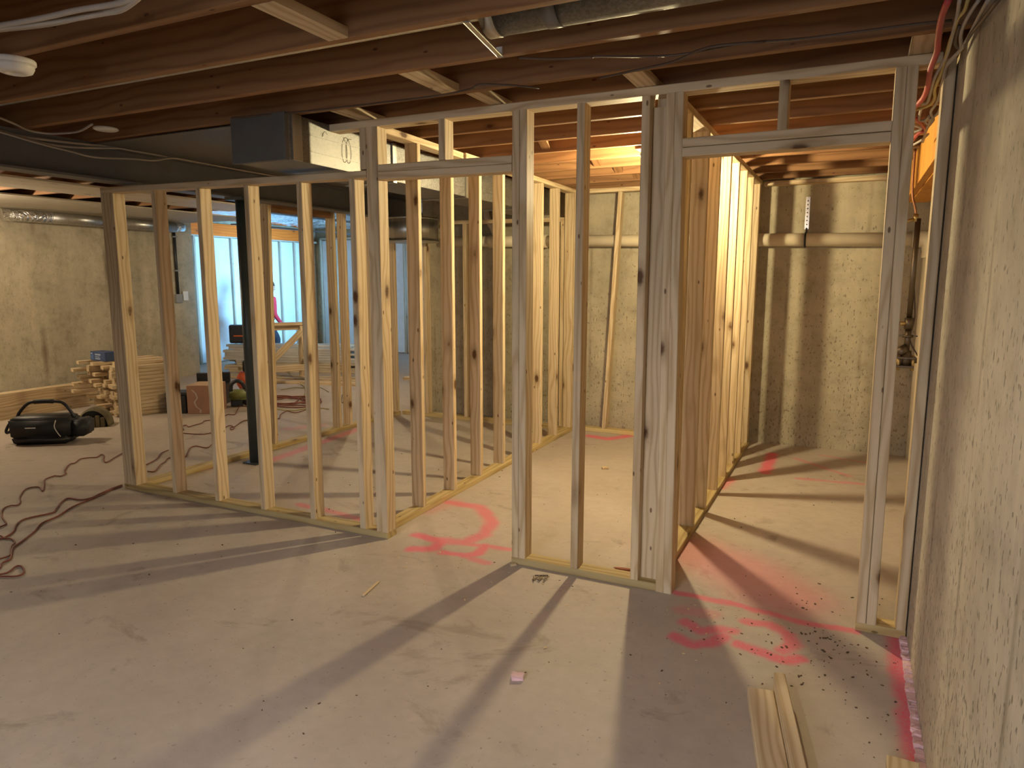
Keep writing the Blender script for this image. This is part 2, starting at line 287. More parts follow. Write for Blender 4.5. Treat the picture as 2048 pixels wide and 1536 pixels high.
def concrete_wall(name, axis, base=(0.47, 0.42, 0.31), pitch=0.61, shift=30.09, stain=0.6, pits=0.7, mottle=1.0):
    """poured wall: board-form joints, streaks and pits; axis is the horizontal world axis along the wall"""
    m = NT(name); g = m.n('ShaderNodeNewGeometry'); v = g.outputs['Position']
    sep = m.n('ShaderNodeSeparateXYZ'); m.l(v, sep.inputs[0]); s = sep.outputs[axis]; z = sep.outputs[2]
    sc = (1.0, 1.0, 0.16)
    streak = m.noise(m.mapping(v, (5, 5, 0.5)), 1.0, 4, 0.6)
    blotch = m.noise(v, 1.3, 4, 0.6)
    col = m.ramp(blotch, [(0.28, tuple(c*0.78 for c in base)), (0.55, base), (0.8, tuple(min(1, c*1.16) for c in base))])
    col = m.mix(1.0, col, m.ramp(streak, [(0.3, (0.86, 0.85, 0.83)), (0.6, (1, 1, 1)), (0.75, (1.1, 1.09, 1.06))]), 'MULTIPLY')
    mot = m.noise(v, 7, 5, 0.7)
    col = m.mix(1.0, col, m.ramp(mot, [(0.32, (0.80, 0.79, 0.76)), (0.5, (1, 1, 1)), (0.68, (1.10, 1.09, 1.07))]), 'MULTIPLY')
    # form joints every 0.61 m with a rust brown bleed
    fr = m.math('FRACT', m.math('DIVIDE', m.math('ADD', s, shift), pitch))
    dj = m.math('MULTIPLY', m.math('ABSOLUTE', m.math('SUBTRACT', fr, 0.5)), pitch)
    wob = m.math('MULTIPLY', m.math('SUBTRACT', m.noise(m.mapping(v, (3, 3, 6)), 1.0, 3), 0.5), 0.02)
    dj2 = m.math('ADD', dj, wob)
    jm = m.ramp(dj2, [(0.003, (1, 1, 1)), (0.022 if pits > 0.5 else 0.05, (0, 0, 0))])
    jn = m.ramp(m.noise(m.mapping(v, (2, 2, 1.4)), 1.0, 2), [(0.45, (0, 0, 0)), (0.68, (stain, stain, stain))])
    jmask = m.math('MULTIPLY', jm, jn)
    col = m.mix(jmask, col, (0.20, 0.15, 0.10))
    # pits
    pn = m.noise(m.mapping(v, (62, 62, 30)), 1.0, 2, 0.5)
    low = m.math('MULTIPLY', m.math('SUBTRACT', 1.0, m.math('DIVIDE', z, 2.4)), 0.06)
    reg = m.math('MULTIPLY', m.math('SUBTRACT', m.noise(v, 2.0, 2), 0.5), 0.14)
    pt = m.math('ADD', m.math('ADD', pn, low), reg)
    pm = m.ramp(pt, [(0.66, (0, 0, 0)), (0.71, (1, 1, 1))])
    col = m.mix(m.math('MULTIPLY', pm, pits), col, (0.17, 0.14, 0.10))
    m.color(col); m.b.inputs['Roughness'].default_value = 0.88; m.b.inputs['Specular IOR Level'].default_value = 0.25
    h = m.math('SUBTRACT', m.math('MULTIPLY', m.noise(v, 30, 4), 0.35), m.math('ADD', pm, m.math('MULTIPLY', jm, 0.15)))
    m.bump(h, 0.6, 0.006)
    return m.m
WALL_Y = concrete_wall('poured_concrete_side', 1)
WALL_R = concrete_wall('poured_concrete_right', 1, (0.58, 0.52, 0.415))
WALL_L = concrete_wall('poured_concrete_left', 1, (0.52, 0.465, 0.345), 0.92, 30.42, 1.0, 0.22)
WALL_X = concrete_wall('poured_concrete_back', 0)

def floor_material():
    m = NT('concrete_floor'); g = m.n('ShaderNodeNewGeometry'); v = g.outputs['Position']
    blotch = m.noise(v, 0.9, 5, 0.62, 0.4); fine = m.noise(v, 14, 5, 0.65)
    base = m.ramp(blotch, [(0.3, (0.40, 0.345, 0.295)), (0.5, (0.465, 0.405, 0.35)), (0.72, (0.52, 0.46, 0.40))])
    base = m.mix(1.0, base, m.ramp(fine, [(0.3, (0.93, 0.92, 0.91)), (0.7, (1.05, 1.05, 1.05))]), 'MULTIPLY')
    # dirt smears and stains with their own shapes
    st = m.noise(m.mapping(v, (2.2, 3.1, 1)), 1.0, 5, 0.7, 0.9)
    base = m.mix(m.ramp(st, [(0.585, (0, 0, 0)), (0.70, (0.5, 0.5, 0.5))]), base, (0.20, 0.15, 0.105))
    sp = m.noise(v, 55, 2, 0.5)
    base = m.mix(m.ramp(sp, [(0.68, (0, 0, 0)), (0.73, (0.5, 0.5, 0.5))]), base, (0.16, 0.12, 0.085))
    # pink marking paint strokes
    ng = bpy.data.node_groups.new('paint_stroke', 'ShaderNodeTree')
    for nm, ty in (('P', 'NodeSocketVector'), ('A', 'NodeSocketVector'), ('B', 'NodeSocketVector'), ('R', 'NodeSocketFloat'), ('K', 'NodeSocketFloat'), ('Prev', 'NodeSocketFloat')):
        ng.interface.new_socket(nm, in_out='INPUT', socket_type=ty)
    ng.interface.new_socket('M', in_out='OUTPUT', socket_type='NodeSocketFloat')
    gi = ng.nodes.new('NodeGroupInput'); go = ng.nodes.new('NodeGroupOutput')
    def vm(op, a, b):
        x = ng.nodes.new('ShaderNodeVectorMath'); x.operation = op
        ng.links.new(a, x.inputs[0])
        if b is not None: ng.links.new(b, x.inputs[3] if op == 'SCALE' else x.inputs[1])
        return x
    def fm(op, a, b, clamp=False):
        x = ng.nodes.new('ShaderNodeMath'); x.operation = op; x.use_clamp = clamp
        ng.links.new(a, x.inputs[0])
        if isinstance(b, float): x.inputs[1].default_value = b
        elif b is not None: ng.links.new(b, x.inputs[1])
        return x.outputs[0]
    pa = vm('SUBTRACT', gi.outputs['P'], gi.outputs['A']).outputs[0]; ba = vm('SUBTRACT', gi.outputs['B'], gi.outputs['A']).outputs[0]
    t = fm('DIVIDE', vm('DOT_PRODUCT', pa, ba).outputs['Value'], vm('DOT_PRODUCT', ba, ba).outputs['Value'], True)
    d = vm('LENGTH', vm('SUBTRACT', pa, vm('SCALE', ba, t).outputs[0]).outputs[0], None).outputs['Value']
    mr = ng.nodes.new('ShaderNodeMapRange'); mr.interpolation_type = 'SMOOTHSTEP'
    ng.links.new(fm('DIVIDE', d, gi.outputs['R']), mr.inputs[0])
    mr.inputs[1].default_value = 1.25; mr.inputs[2].default_value = 0.25; mr.inputs[3].default_value = 0; mr.inputs[4].default_value = 1
    ng.links.new(fm('MAXIMUM', fm('MULTIPLY', mr.outputs[0], gi.outputs['K']), gi.outputs['Prev']), go.inputs[0])
    wob = m.n('ShaderNodeTexNoise'); wob.inputs['Scale'].default_value = 9
    m.l(v, wob.inputs['Vector'])
    off = m.n('ShaderNodeVectorMath', operation='MULTIPLY_ADD')
    m.l(wob.outputs['Color'], off.inputs[0]); off.inputs[1].default_value = (0.05, 0.05, 0); off.inputs[2].default_value = (-0.025, -0.025, 0)
    pv = m.n('ShaderNodeVectorMath', operation='ADD'); m.l(v, pv.inputs[0]); m.l(off.outputs[0], pv.inputs[1])
    prev = None
    for A, B, R, K in DATA['paint']:
        x = m.n('ShaderNodeGroup'); x.node_tree = ng
        m.l(pv.outputs[0], x.inputs['P']); x.inputs['A'].default_value = (*A, 0); x.inputs['B'].default_value = (*B, 0)
        x.inputs['R'].default_value = R*1.2; x.inputs['K'].default_value = K
        if prev is not None: m.l(prev, x.inputs['Prev'])
        prev = x.outputs[0]
    speck = m.ramp(m.noise(v, 90, 3, 0.7), [(0.3, (0.55, 0.55, 0.55)), (0.62, (1, 1, 1))])
    pm = m.math('MULTIPLY', prev, speck)
    col = m.mix(m.math('MULTIPLY', pm, 0.85), base, (0.84, 0.065, 0.17))
    m.color(col)
    m.l(m.ramp(blotch, [(0.3, (0.5, 0.5, 0.5)), (0.7, (0.68, 0.68, 0.68))]), m.b.inputs['Roughness'])
    m.b.inputs['Specular IOR Level'].default_value = 0.35
    m.bump(m.math('ADD', m.math('MULTIPLY', fine, 0.5), m.noise(v, 120, 2)), 0.08, 0.003)
    return m.m
FLOOR = floor_material()

def metal(name, c, rough, scale=(30, 30, 2), amt=0.18, spangle=False):
    m = NT(name); tc = m.n('ShaderNodeTexCoord'); v = tc.outputs['Object']
    if spangle:
        vo = m.n('ShaderNodeTexVoronoi'); vo.inputs['Scale'].default_value = 130; m.l(v, vo.inputs['Vector'])
        f = m.n('ShaderNodeSeparateColor'); m.l(vo.outputs['Color'], f.inputs[0]); f = f.outputs[0]
    else: f = m.noise(m.mapping(v, scale), 1.0, 3)
    m.color(m.ramp(f, [(0.2, tuple(x*(1-amt) for x in c)), (0.8, tuple(min(1, x*(1+amt)) for x in c))]))
    m.b.inputs['Metallic'].default_value = 1.0
    m.l(m.math('ADD', m.math('MULTIPLY', f, 0.15), rough), m.b.inputs['Roughness'])
    m.bump(m.noise(v, 5, 2), 0.15, 0.01)
    return m.m
GALV = metal('galvanised_sheet', (0.27, 0.27, 0.26), 0.46, spangle=True)
GALV2 = metal('galvanised_pipe', (0.5, 0.5, 0.48), 0.3)
DARKM = metal('dark_pipe_metal', (0.17, 0.14, 0.11), 0.4)
COPPER = metal('copper', (0.45, 0.22, 0.12), 0.4)
BRASS = metal('brass', (0.55, 0.42, 0.2), 0.35)
STEEL = plain('painted_steel', (0.16, 0.16, 0.16), 0.5)
POSTM = plain('painted_column_steel', (0.045, 0.06, 0.06), 0.45)
PVC = plain('cream_pvc', (0.70, 0.62, 0.46), 0.42, var=0.05)
WHITE = plain('white_plastic', (0.78, 0.76, 0.72), 0.4, var=0.03)
CABLE = plain('grey_white_cable', (0.46, 0.41, 0.35), 0.5)
CABLEY = plain('yellow_cable', (0.55, 0.43, 0.16), 0.5)
CABLEK = plain('dark_cable', (0.10, 0.065, 0.045), 0.5)
REDPEX = plain('red_plastic_tube', (0.50, 0.07, 0.07), 0.4)
CORD = plain('red_orange_cord', (0.20, 0.055, 0.035), 0.55)
CORDY = plain('yellow_green_cord', (0.33, 0.30, 0.07), 0.5)
BLACK = plain('black_nylon', (0.018, 0.019, 0.022), 0.6)
BLACKP = plain('black_plastic', (0.02, 0.02, 0.022), 0.4)
GREYF = plain('grey_trim', (0.30, 0.30, 0.30), 0.6)
CARD = plain('cardboard', (0.36, 0.20, 0.125), 0.8)
CARDL = plain('cardboard_flap', (0.48, 0.32, 0.19), 0.8)
TAPE = plain('worn_tape', (0.52, 0.44, 0.36), 0.6)
BLUE = plain('blue_box_card', (0.03, 0.06, 0.17), 0.5)
OLIVE = plain('olive_fabric', (0.14, 0.115, 0.065), 0.8, var=0.4)
GREEN = plain('lime_green_plastic', (0.20, 0.22, 0.07), 0.5)
REDP = plain('red_orange_paint', (0.50, 0.09, 0.035), 0.4)
REDC = plain('red_cloth', (0.62, 0.03, 0.06), 0.8)
DENIM = plain('dark_denim', (0.03, 0.035, 0.05), 0.85)
SKIN = plain('skin', (0.50, 0.28, 0.19), 0.6, var=0.04)
HAIR = plain('dark_hair', (0.03, 0.02, 0.015), 0.7)
VINYL = plain('white_vinyl_insulation', (0.76, 0.79, 0.80), 0.45, var=0.05)
WSTUD = wood('pale_furring_wood', (0.60, 0.55, 0.45), (0.50, 0.43, 0.33), (0.2, 0.14, 0.08))
PINK = plain('pink_foam', (0.72, 0.48, 0.50), 0.85, var=0.25)
DIRT = plain('brown_dirt', (0.11, 0.065, 0.035), 0.9, var=0.5)
CHIP = plain('pale_wood_chip', (0.62, 0.48, 0.30), 0.8, var=0.2)
def foil():
    m = NT('crumpled_foil'); tc = m.n('ShaderNodeTexCoord'); v = tc.outputs['Object']
    m.b.inputs['Base Color'].default_value = (0.75, 0.76, 0.78, 1); m.b.inputs['Metallic'].default_value = 1.0; m.b.inputs['Roughness'].default_value = 0.22
    m.bump(m.noise(m.mapping(v, (1, 2, 1)), 3.2, 4, 0.6, 0.8), 1.0, 0.12)
    return m.m
FOIL = foil()
def bulb_mat(name, c, watts, r):
    m = NT(name); m.b.inputs['Base Color'].default_value = (0.9, 0.88, 0.8, 1)
    m.b.inputs['Emission Color'].default_value = (*c, 1)
    m.b.inputs['Emission Strength'].default_value = watts/(PI*4*PI*r*r)
    return m.m

# ------------------------------------------------------------------ setting
def struct(name, boxes, mat):
    bm = bmesh.new()
    for lo, hi in boxes: add_box(bm, lo, hi)
    return tag(from_bm(name, bm, mat), kind='structure')
struct('floor', [((-10.8, -5.4, -0.15), (1.4, 9.0, 0.0))], FLOOR)
JB = 2.333                                            # underside of the joists
ceil = struct('ceiling', [((-10.8, -5.4, JB+0.236), (1.4, 9.0, JB+0.26))], PLY)
jys = [-0.643 + 0.395*k for k in range(0, 11)] + [-1.048, -1.45, -1.855] + [-1.855-0.405*k for k in range(1, 9)]
for y in jys:
    board('joist', (-9.3, y, JB+0.1175), (0.98, y, JB+0.1175), 0.235, 0.038, (0, 0, 1), JOIST, ceil)
# flat blocking between the joists, nailed flush with their undersides
def blocking(x, y0, y1, w=0.089):
    board('blocking', (x, y0, JB+0.019), (x, y1, JB+0.019), w, 0.038, (1, 0, 0), STUD if w < 0.1 else JOIST, ceil)
blocking(-1.70, -1.43, -1.067); blocking(-1.71, -0.624, -0.267); blocking(-2.40, -0.229, 0.133); blocking(-0.872, -0.229, 0.133)
blocking(-1.62, -0.229, 0.133, 0.07); blocking(0.185, -0.229, 0.133)
for y0, y1 in ((1.0, 1.32), (1.77, 2.10), (2.16, 2.5), (2.56, 2.89)):
    board('bridging', (-2.02+0.12*y0, y0, JB+0.21), (-2.02+0.12*y0, y1, JB+0.03), 0.064, 0.038, (1, 0, 0), JOIST, ceil)
    board('bridging', (-1.93+0.12*y0, y0, JB+0.03), (-1.93+0.12*y0, y1, JB+0.21), 0.064, 0.038, (1, 0, 0), JOIST, ceil)

wr = struct('wall_right', [((0.305, -5.4, 0), (1.4, 0.12, JB-0.04)), ((0.95, 0.12, 0), (1.4, 3.5, JB-0.04))], WALL_R)
board('sill_plate', (0.38, -5.15, JB-0.02), (0.38, 0.12, JB-0.02), 0.14, 0.038, (1, 0, 0), TREAT, wr)
board('rim_joist', (1.0, -5.15, JB+0.1175), (1.0, 3.6, JB+0.1175), 0.235, 0.038, (0, 0, 1), JOIST, wr)
struct('wall_back', [((-4.3, 3.5, 0), (1.4, 3.75, JB+0.236))], WALL_X)
struct('wall_left', [((-9.45, -5.4, 0), (-9.2, 4.58, JB+0.236))], WALL_L)
wf = struct('wall_front', [((-10.8, -5.4, 0), (1.4, -5.15, 0.8)), ((-10.8, -5.4, 2.2), (1.4, -5.15, JB+0.236)),
                      ((-10.8, -5.4, 0.8), (-2.55, -5.15, 2.2)), ((0.15, -5.4, 0.8), (1.4, -5.15, 2.2))], WALL_X)
def window(name, lo, hi, axis, n):
    e = empty(name, ((lo[0]+hi[0])/2, (lo[1]+hi[1])/2, lo[2]), kind='structure')
    d = Vector(hi)-Vector(lo)
    def p(u0, u1, z0, z1, nm, m, th):
        a = list(lo); b = list(hi)
        a[axis] = lo[axis]+u0; b[axis] = lo[axis]+u1; a[2] = z0; b[2] = z1
        o = 1-axis; c = (lo[o]+hi[o])/2; a[o] = c-th/2; b[o] = c+th/2
        box(nm, a, b, m, e)
    L = hi[axis]-lo[axis]
    p(0, L, lo[2], lo[2]+0.05, 'frame_rail', WHITE, 0.08); p(0, L, hi[2]-0.05, hi[2], 'frame_rail', WHITE, 0.08)
    for k in range(n+1):
        u = (L-0.05)*k/n; p(u, u+0.05, lo[2]+0.05, hi[2]-0.05, 'frame_stile', WHITE, 0.08)
    for k in range(n):
        u = (L-0.05)*k/n; p(u+0.05, u+(L-0.05)/n, lo[2]+0.05, hi[2]-0.05, 'pane', GLASS, 0.008)
gm = NT('window_glass'); gm.b.inputs['Transmission Weight'].default_value = 1.0; gm.b.inputs['Roughness'].default_value = 0.0
gm.b.inputs['Base Color'].default_value = (0.95, 0.98, 1, 1); GLASS = gm.m
window('window_rear_fill', (-2.55, -5.3, 0.8), (0.15, -5.2, 2.2), 0, 2)  # unseen window, added as a setting for the rear fill
struct('wall_bay_right', [((-4.3, 3.75, 0), (-4.05, 5.25, JB+0.236)), ((-4.3, 7.95, 0), (-4.05, 9.0, JB+0.236)),
                          ((-4.3, 5.25, 0), (-4.05, 7.95, 0.65)), ((-4.3, 5.25, 2.2), (-4.05, 7.95, JB+0.236))], WALL_Y)
window('window_2', (-4.25, 5.25, 0.65), (-4.15, 7.95, 2.2), 1, 2)
wbl = struct('wall_bay_left', [((-10.8, 4.33, 0), (-10.28, 9.0, JB+0.236)), ((-10.8, 4.33, 0), (-9.45, 4.58, JB+0.236))], WALL_Y)
wbb = struct('wall_bay_back', [((-10.3, 8.62, 0), (-4.05, 9.0, JB+0.236))], WALL_X)
for k in range(10):                                   # vinyl faced blanket between furring studs
    y = 4.66 + 0.405*k
    board('furring_stud', (-10.236, y, 0.0), (-10.236, y, 2.22), 0.038, 0.089, (0, 1, 0), WSTUD, wbl)
    if y+0.4 < 8.62: box('insulation_panel', (-10.28, y+0.02, 0.01), (-10.235, y+0.385, 2.215), VINYL, wbl, 0.012)
board('furring_plate', (-10.236, 4.6, 2.239), (-10.236, 8.6, 2.239), 0.089, 0.038, (1, 0, 0), WSTUD, wbl)
board('rim_board', (-10.16, 4.6, 2.345), (-10.16, 8.0, 2.345), 0.21, 0.045, (0, 0, 1), wood('rim_board_wood', (0.92, 0.21, 0.02), (0.78, 0.15, 0.015), (0.2, 0.06, 0.02), tint=0.05), wbl)
for k in range(14):
    x = -10.1 + 0.42*k
    board('furring_stud', (x, 8.575, 0.0), (x, 8.575, 2.29), 0.038, 0.089, (1, 0, 0), WSTUD, wbb)
    box('insulation_panel', (x+0.02, 8.58, 0.01), (x+0.4, 8.62, 2.28), VINYL, wbb, 0.012)
board('furring_plate', (-10.1, 8.575, 2.31), (-4.4, 8.575, 2.31), 0.089, 0.038, (0, 1, 0), WSTUD, wbb)

# ------------------------------------------------------------------ stud walls
T, Wd = 0.038, 0.089
def vstud(p, x0, x1, z0, z1, y=0.0445, flat=False, name='stud', mat=None):
    return board(name, (x0, y, z0), (x1, y, z1), Wd, T, (1, 0, 0) if flat else (0, 1, 0), mat or STUD, p)
PT = 2.293                                            # underside of the high top plate
main = empty('stud_wall', (-0.8, 0.0445, 0), 'tall front stud wall with two doorway openings and a continuous top plate', 'stud wall')
board('top_plate', (-2.672, 0.0445, PT+0.019), (0.253, 0.0445, PT+0.019), Wd, T, (0, 1, 0), STUD, main)
vstud(main, -2.381, -2.381, T, PT); vstud(main, -2.343, -2.343, T, PT)
vstud(main, -2.421, -2.421, 2.078, PT, name='cripple_stud')
board('header', (-2.323, 0.0445, 2.039), (-1.529, 0.0445, 2.030), Wd, T, (0, 1, 0), STUD, main)
board('header', (-2.323, 0.0445, 2.078), (-1.529, 0.0445, 2.069), Wd, T, (0, 1, 0), STUD, main)
vstud(main, -1.925, -1.925, 2.094, PT, name='cripple_stud')
vstud(main, -1.509, -1.508, T, PT); vstud(main, -1.470, -1.468, T, PT)
vstud(main, -1.178, -1.175, T, PT)
vstud(main, -0.865, -0.870, T, PT)
vstud(main, -0.803, -0.803, T, 2.25, y=0.070, flat=True)
vstud(main, -0.738, -0.762, 0.0, PT); vstud(main, -0.700, -0.7235, 0.0, PT)
board('header', (-0.703, 0.0445, 2.041), (0.101, 0.0445, 2.040), Wd, T, (0, 1, 0), STUD, main)
board('header', (-0.703, 0.0445, 2.081), (0.101, 0.0445, 2.081), Wd, T, (0, 1, 0), STUD, main)
vstud(main, -0.298, -0.298, 2.10, PT, name='cripple_stud')
vstud(main, 0.131, 0.120, T, PT); vstud(main, 0.171, 0.159, T, PT)
vstud(main, 0.2805, 0.2805, T, PT+0.01)
board('bottom_plate', (-1.528, 0.0445, 0.019), (-0.757, 0.0445, 0.019), Wd, T, (0, 1, 0), TREAT, main)
board('bottom_plate', (0.112, 0.0445, 0.019), (0.300, 0.0445, 0.019), Wd, T, (0, 1, 0), TREAT, main)

low = empty('stud_wall', (-3.4, 0.0445, 0), 'lower stud wall section left of the doorway, standing below the duct', 'stud wall')
LZ = lambda x: 2.099 + (x+4.6)*(-0.0125)
board('top_plate', (-4.612, 0.0445, LZ(-4.6)-0.019), (-2.402, 0.0445, LZ(-2.4)-0.019), Wd, T, (0, 1, 0), STUD, low)
board('bottom_plate', (-4.615, 0.0445, 0.019), (-2.324, 0.0445, 0.019), Wd, T, (0, 1, 0), TREAT, low)
vstud(low, -4.570, -4.570, T, LZ(-4.57)-T, y=0.019, flat=True)
vstud(low, -4.570, -4.570, T, LZ(-4.57)-T, y=0.0585, flat=True)
for x in (-4.507, -4.096, -3.690, -3.285, -2.878, -2.502):
    vstud(low, x, x, T, LZ(x)-T)

def ystud(p, x, y, z0, z1, x1=None): return board('stud', (x, y, z0), (x if x1 is None else x1, y, z1), Wd, T, (1, 0, 0), STUD, p)
p1 = empty('stud_wall', (-2.44, 1.6, 0), 'partition stud wall running back beside the left doorway, dark duct behind it', 'stud wall')
board('bottom_plate', (-2.425, 0.090, 0.019), (-2.452, 3.258, 0.019), Wd, T, (1, 0, 0), TREAT, p1)
board('top_plate', (-2.425, 0.090, PT+0.019), (-2.452, 1.08, PT+0.019), Wd, T, (1, 0, 0), STUD, p1)
board('top_plate', (-2.434, 1.084, PT+0.019), (-2.452, 3.258, PT+0.019), Wd, T, (1, 0, 0), STUD, p1)
for y in (0.50, 0.90, 1.295, 1.675, 2.06, 2.435, 2.815, 3.20): ystud(p1, -2.432-0.008*y, y+0.006, T, PT)
ystud(p1, -2.456, 3.24, T, PT)
p2 = empty('stud_wall', (-0.795, 1.7, 0), 'partition stud wall running back between the middle room and the pipe room', 'stud wall')
board('bottom_plate', (-0.797, 0.090, 0.019), (-0.790, 3.36, 0.019), Wd, T, (1, 0, 0), TREAT, p2)
board('top_plate', (-0.800, 0.090, PT+0.019), (-0.790, 3.36, PT+0.019), Wd, T, (1, 0, 0), STUD, p2)
for y in (0.108, 0.43, 0.895, 1.278, 1.695, 2.068, 2.463, 2.846, 3.282, 3.338): ystud(p2, -0.796, y, T, PT)
lw = empty('stud_wall', (-4.545, 1.7, 0), 'far stud wall with a doorway header beside the dark steel column', 'stud wall')
board('bottom_plate', (-4.545, 0.090, 0.019), (-4.535, 0.86, 0.019), Wd, T, (1, 0, 0), TREAT, lw)
board('bottom_plate', (-4.545, 0.862, 0.019), (-4.475, 3.19, 0.019), Wd, T, (1, 0, 0), TREAT, lw)
for y in (1.40, 2.20, 2.36, 2.75, 3.16): ystud(lw, -4.545+0.02*y-(0.05 if y < 1.5 else 0), y, T, 2.15, -4.545+0.02*y)
board('top_plate', (-4.545, 1.41, 2.169), (-4.475, 3.19, 2.169), Wd, T, (1, 0, 0), STUD, lw)
board('header', (-4.51, 1.45, 2.10), (-4.49, 2.18, 2.10), 0.089, T, (0, 0, 1), JOIST, lw)
mb = empty('stud_wall', (-1.6, 3.305, 0), 'furring stud wall against the back concrete of the middle room', 'stud wall')
board('bottom_plate', (-2.40, 3.305, 0.019), (-0.845, 3.32, 0.019), Wd, T, (0, 1, 0), TREAT, mb)
board('top_plate', (-2.40, 3.305, PT+0.021), (-0.845, 3.32, PT+0.021), Wd, T, (0, 1, 0), STUD, mb)
for x0, x1 in ((-2.10, -1.985), (-1.56, -1.56), (-1.17, -1.17)): vstud(mb, x0, x1, T, PT, y=3.312)
rb = empty('wall_nailer', (0.1, 3.35, PT), 'single pale nailing board along the top of the pipe room back wall', 'board')
board('plank', (-0.74, 3.455, PT+0.019), (0.94, 3.455, PT+0.019), Wd, T, (0, 1, 0), STUD, rb)
lb = empty('stud_wall', (-3.4, 3.245, 0), 'short furring stud wall at the back of the left room under the duct', 'stud wall')
board('bottom_plate', (-4.42, 3.245, 0.019), (-2.505, 3.245, 0.019), Wd, T, (0, 1, 0), TREAT, lb)
board('top_plate', (-4.42, 3.245, 2.075), (-2.505, 3.245, 2.055), Wd, T, (0, 1, 0), STUD, lb)
for x in (-4.10, -3.61, -3.21, -2.84, -2.53): vstud(lb, x, x, T, 2.05, y=3.245)
board('block', (-4.40, 3.245, 0.40), (-4.12, 3.245, 0.40), Wd, T, (0, 1, 0), STUD, lb)

# ------------------------------------------------------------------ steel beam and column
bm = bmesh.new(); bx = -4.40
for lo, hi in (((bx-0.075, -5.1, 2.112), (bx+0.075, 3.45, 2.126)), ((bx-0.075, -5.1, JB-0.014), (bx+0.075, 3.45, JB)), ((bx-0.005, -5.1, 2.126), (bx+0.005, 3.45, JB-0.014))):
    add_box(bm, lo, hi)
tag(from_bm('steel_beam', bm, STEEL), 'dark grey steel I-beam under the joists carrying sagging cables', 'beam')
col = empty('steel_column', (-4.31, 0.94, 0), 'dark green-black round steel column standing inside the left room', 'column')
cyl('shaft', (-4.31, 0.94, 0.012), (-4.31, 0.94, 2.09), 0.045, POSTM, col, n=28)
box('base_plate', (-4.38, 0.87, 0), (-4.24, 1.01, 0.012), POSTM, col)
box('cap_plate', (-4.40, 0.86, 2.09), (-4.22, 1.02, 2.112), POSTM, col)
strip = empty('ceiling_plank', (-6.3, 0.5, 2.27), 'long pale plank fixed under the joists beyond the steel beam', 'board')
board('plank', (-6.55, -3.0, JB-0.012), (-6.65, 3.3, JB-0.012), 0.70, 0.02, (1, 0, 0), WSTUD, strip)
sf = empty('soffit_panel', (-8.4, 0.7, 2.3), 'wide pale panel under the joists along the top of the left wall', 'panel')
box('sheet', (-9.19, -3.0, JB-0.016), (-7.6, 4.4, JB-0.002), plain('cream_board', (0.50, 0.45, 0.35), 0.8), sf)
sb = empty('steel_beam', (-8.0, 6.0, 2.2), 'dark steel beam crossing under the foil ceiling of the bay', 'beam')
bm = bmesh.new()
for lo, hi in (((-7.50, 3.78, 2.20), (-7.36, 8.55, 2.214)), ((-7.50, 3.78, 2.40), (-7.36, 8.55, 2.414)), ((-5.435, 3.78, 2.214), (-5.425, 8.55, 2.40))): add_box(bm, lo, hi)
from_bm('beam_body', bm, plain('dark_beam_paint', (0.05, 0.05, 0.055), 0.5), sb)
bw = empty('wood_beam', (0.43, 1.9, 2.09), 'orange wooden box beam hanging below the joists behind the wires', 'beam')
box('side_board', (0.335, 0.55, 2.09), (0.375, 3.25, JB), BEAMW, bw, 0.002)
box('side_board', (0.50, 0.55, 2.09), (0.54, 3.25, JB), BEAMW, bw, 0.002)
for k in range(9):
    box('soffit_board', (0.377, 0.56+0.3*k, 2.085), (0.498, 0.853+0.3*k, 2.105), BEAMW, bw, 0.002)

# ------------------------------------------------------------------ ducts
d = empty('square_duct', (-2.81, 1.5, 2.097), 'large rectangular galvanised duct with a dark capped end above the low stud wall', 'duct')
x0, x1, z0, z1 = -3.0, -2.64, 2.100, JB-0.004
for k in range(4):
    ya, yb = -0.33+0.93*k, -0.33+0.93*(k+1)-0.004
    box('section', (x0, ya, z0), (x1, min(yb, 3.2), z1), GALV, d, 0.002)
    for zz in (z0+0.062, z0+0.145): box('crease', (x1-0.001, ya+0.03, zz), (x1+0.0025, min(yb, 3.2)-0.03, zz+0.008), GALV, d)
    bm = bmesh.new()
    for lo, hi in (((x0-0.012, yb-0.02, z0-0.010), (x1+0.012, yb+0.02, z0+0.0)), ((x1, yb-0.02, z0), (x1+0.012, yb+0.02, z1)), ((x0-0.012, yb-0.02, z0), (x0, yb+0.02, z1))): add_box(bm, lo, hi)
    if k < 3: from_bm('drive_slip', bm, GALV2, d)
box('end_cap', (x0-0.006, -0.352, z0-0.006), (x1+0.006, -0.325, z1), plain('dull_end_cap', (0.11, 0.108, 0.10), 0.55), d, 0.003)
bm = bmesh.new()
add_box(bm, (x1, -0.30, z0), (x1+0.01, -0.23, z1))
from_bm('corner_flange', bm, GALV2, d)
def scribble(cx, cz, w, h, n, ph):
    return [(x1+0.002, cx+w*(t/(n*8.0)-0.5)*0.7+0.5*h*math.sin(2*PI*t/8+ph)*0.45, cz+0.5*h*math.cos(2*PI*t/8+ph)) for t in range(n*8+1)]
tube('marker_scribble', scribble(0.14, 2.215, 0.10, 0.14, 2, 0.3), 0.0012, CABLEK, d, 4, 2)
tube('marker_scribble', scribble(-0.05, 2.27, 0.06, 0.03, 1, 1.3), 0.0010, CABLEK, d, 4, 2)
pan = empty('return_panel', (-3.7, 1.5, JB-0.02), 'flat grey sheet metal panel closing the joists beside the rectangular duct', 'panel')
box('sheet', (-4.31, -0.22, JB-0.010), (-3.02, 3.2, JB-0.004), GALV, pan)
rd = empty('round_duct', (-0.9, -0.84, 2.36), 'long round galvanised duct lying between two ceiling joists', 'duct')
cyl('pipe', (-5.5, -0.905, 2.445), (-1.165, -0.905, 2.445), 0.066, GALV2, rd, n=28)
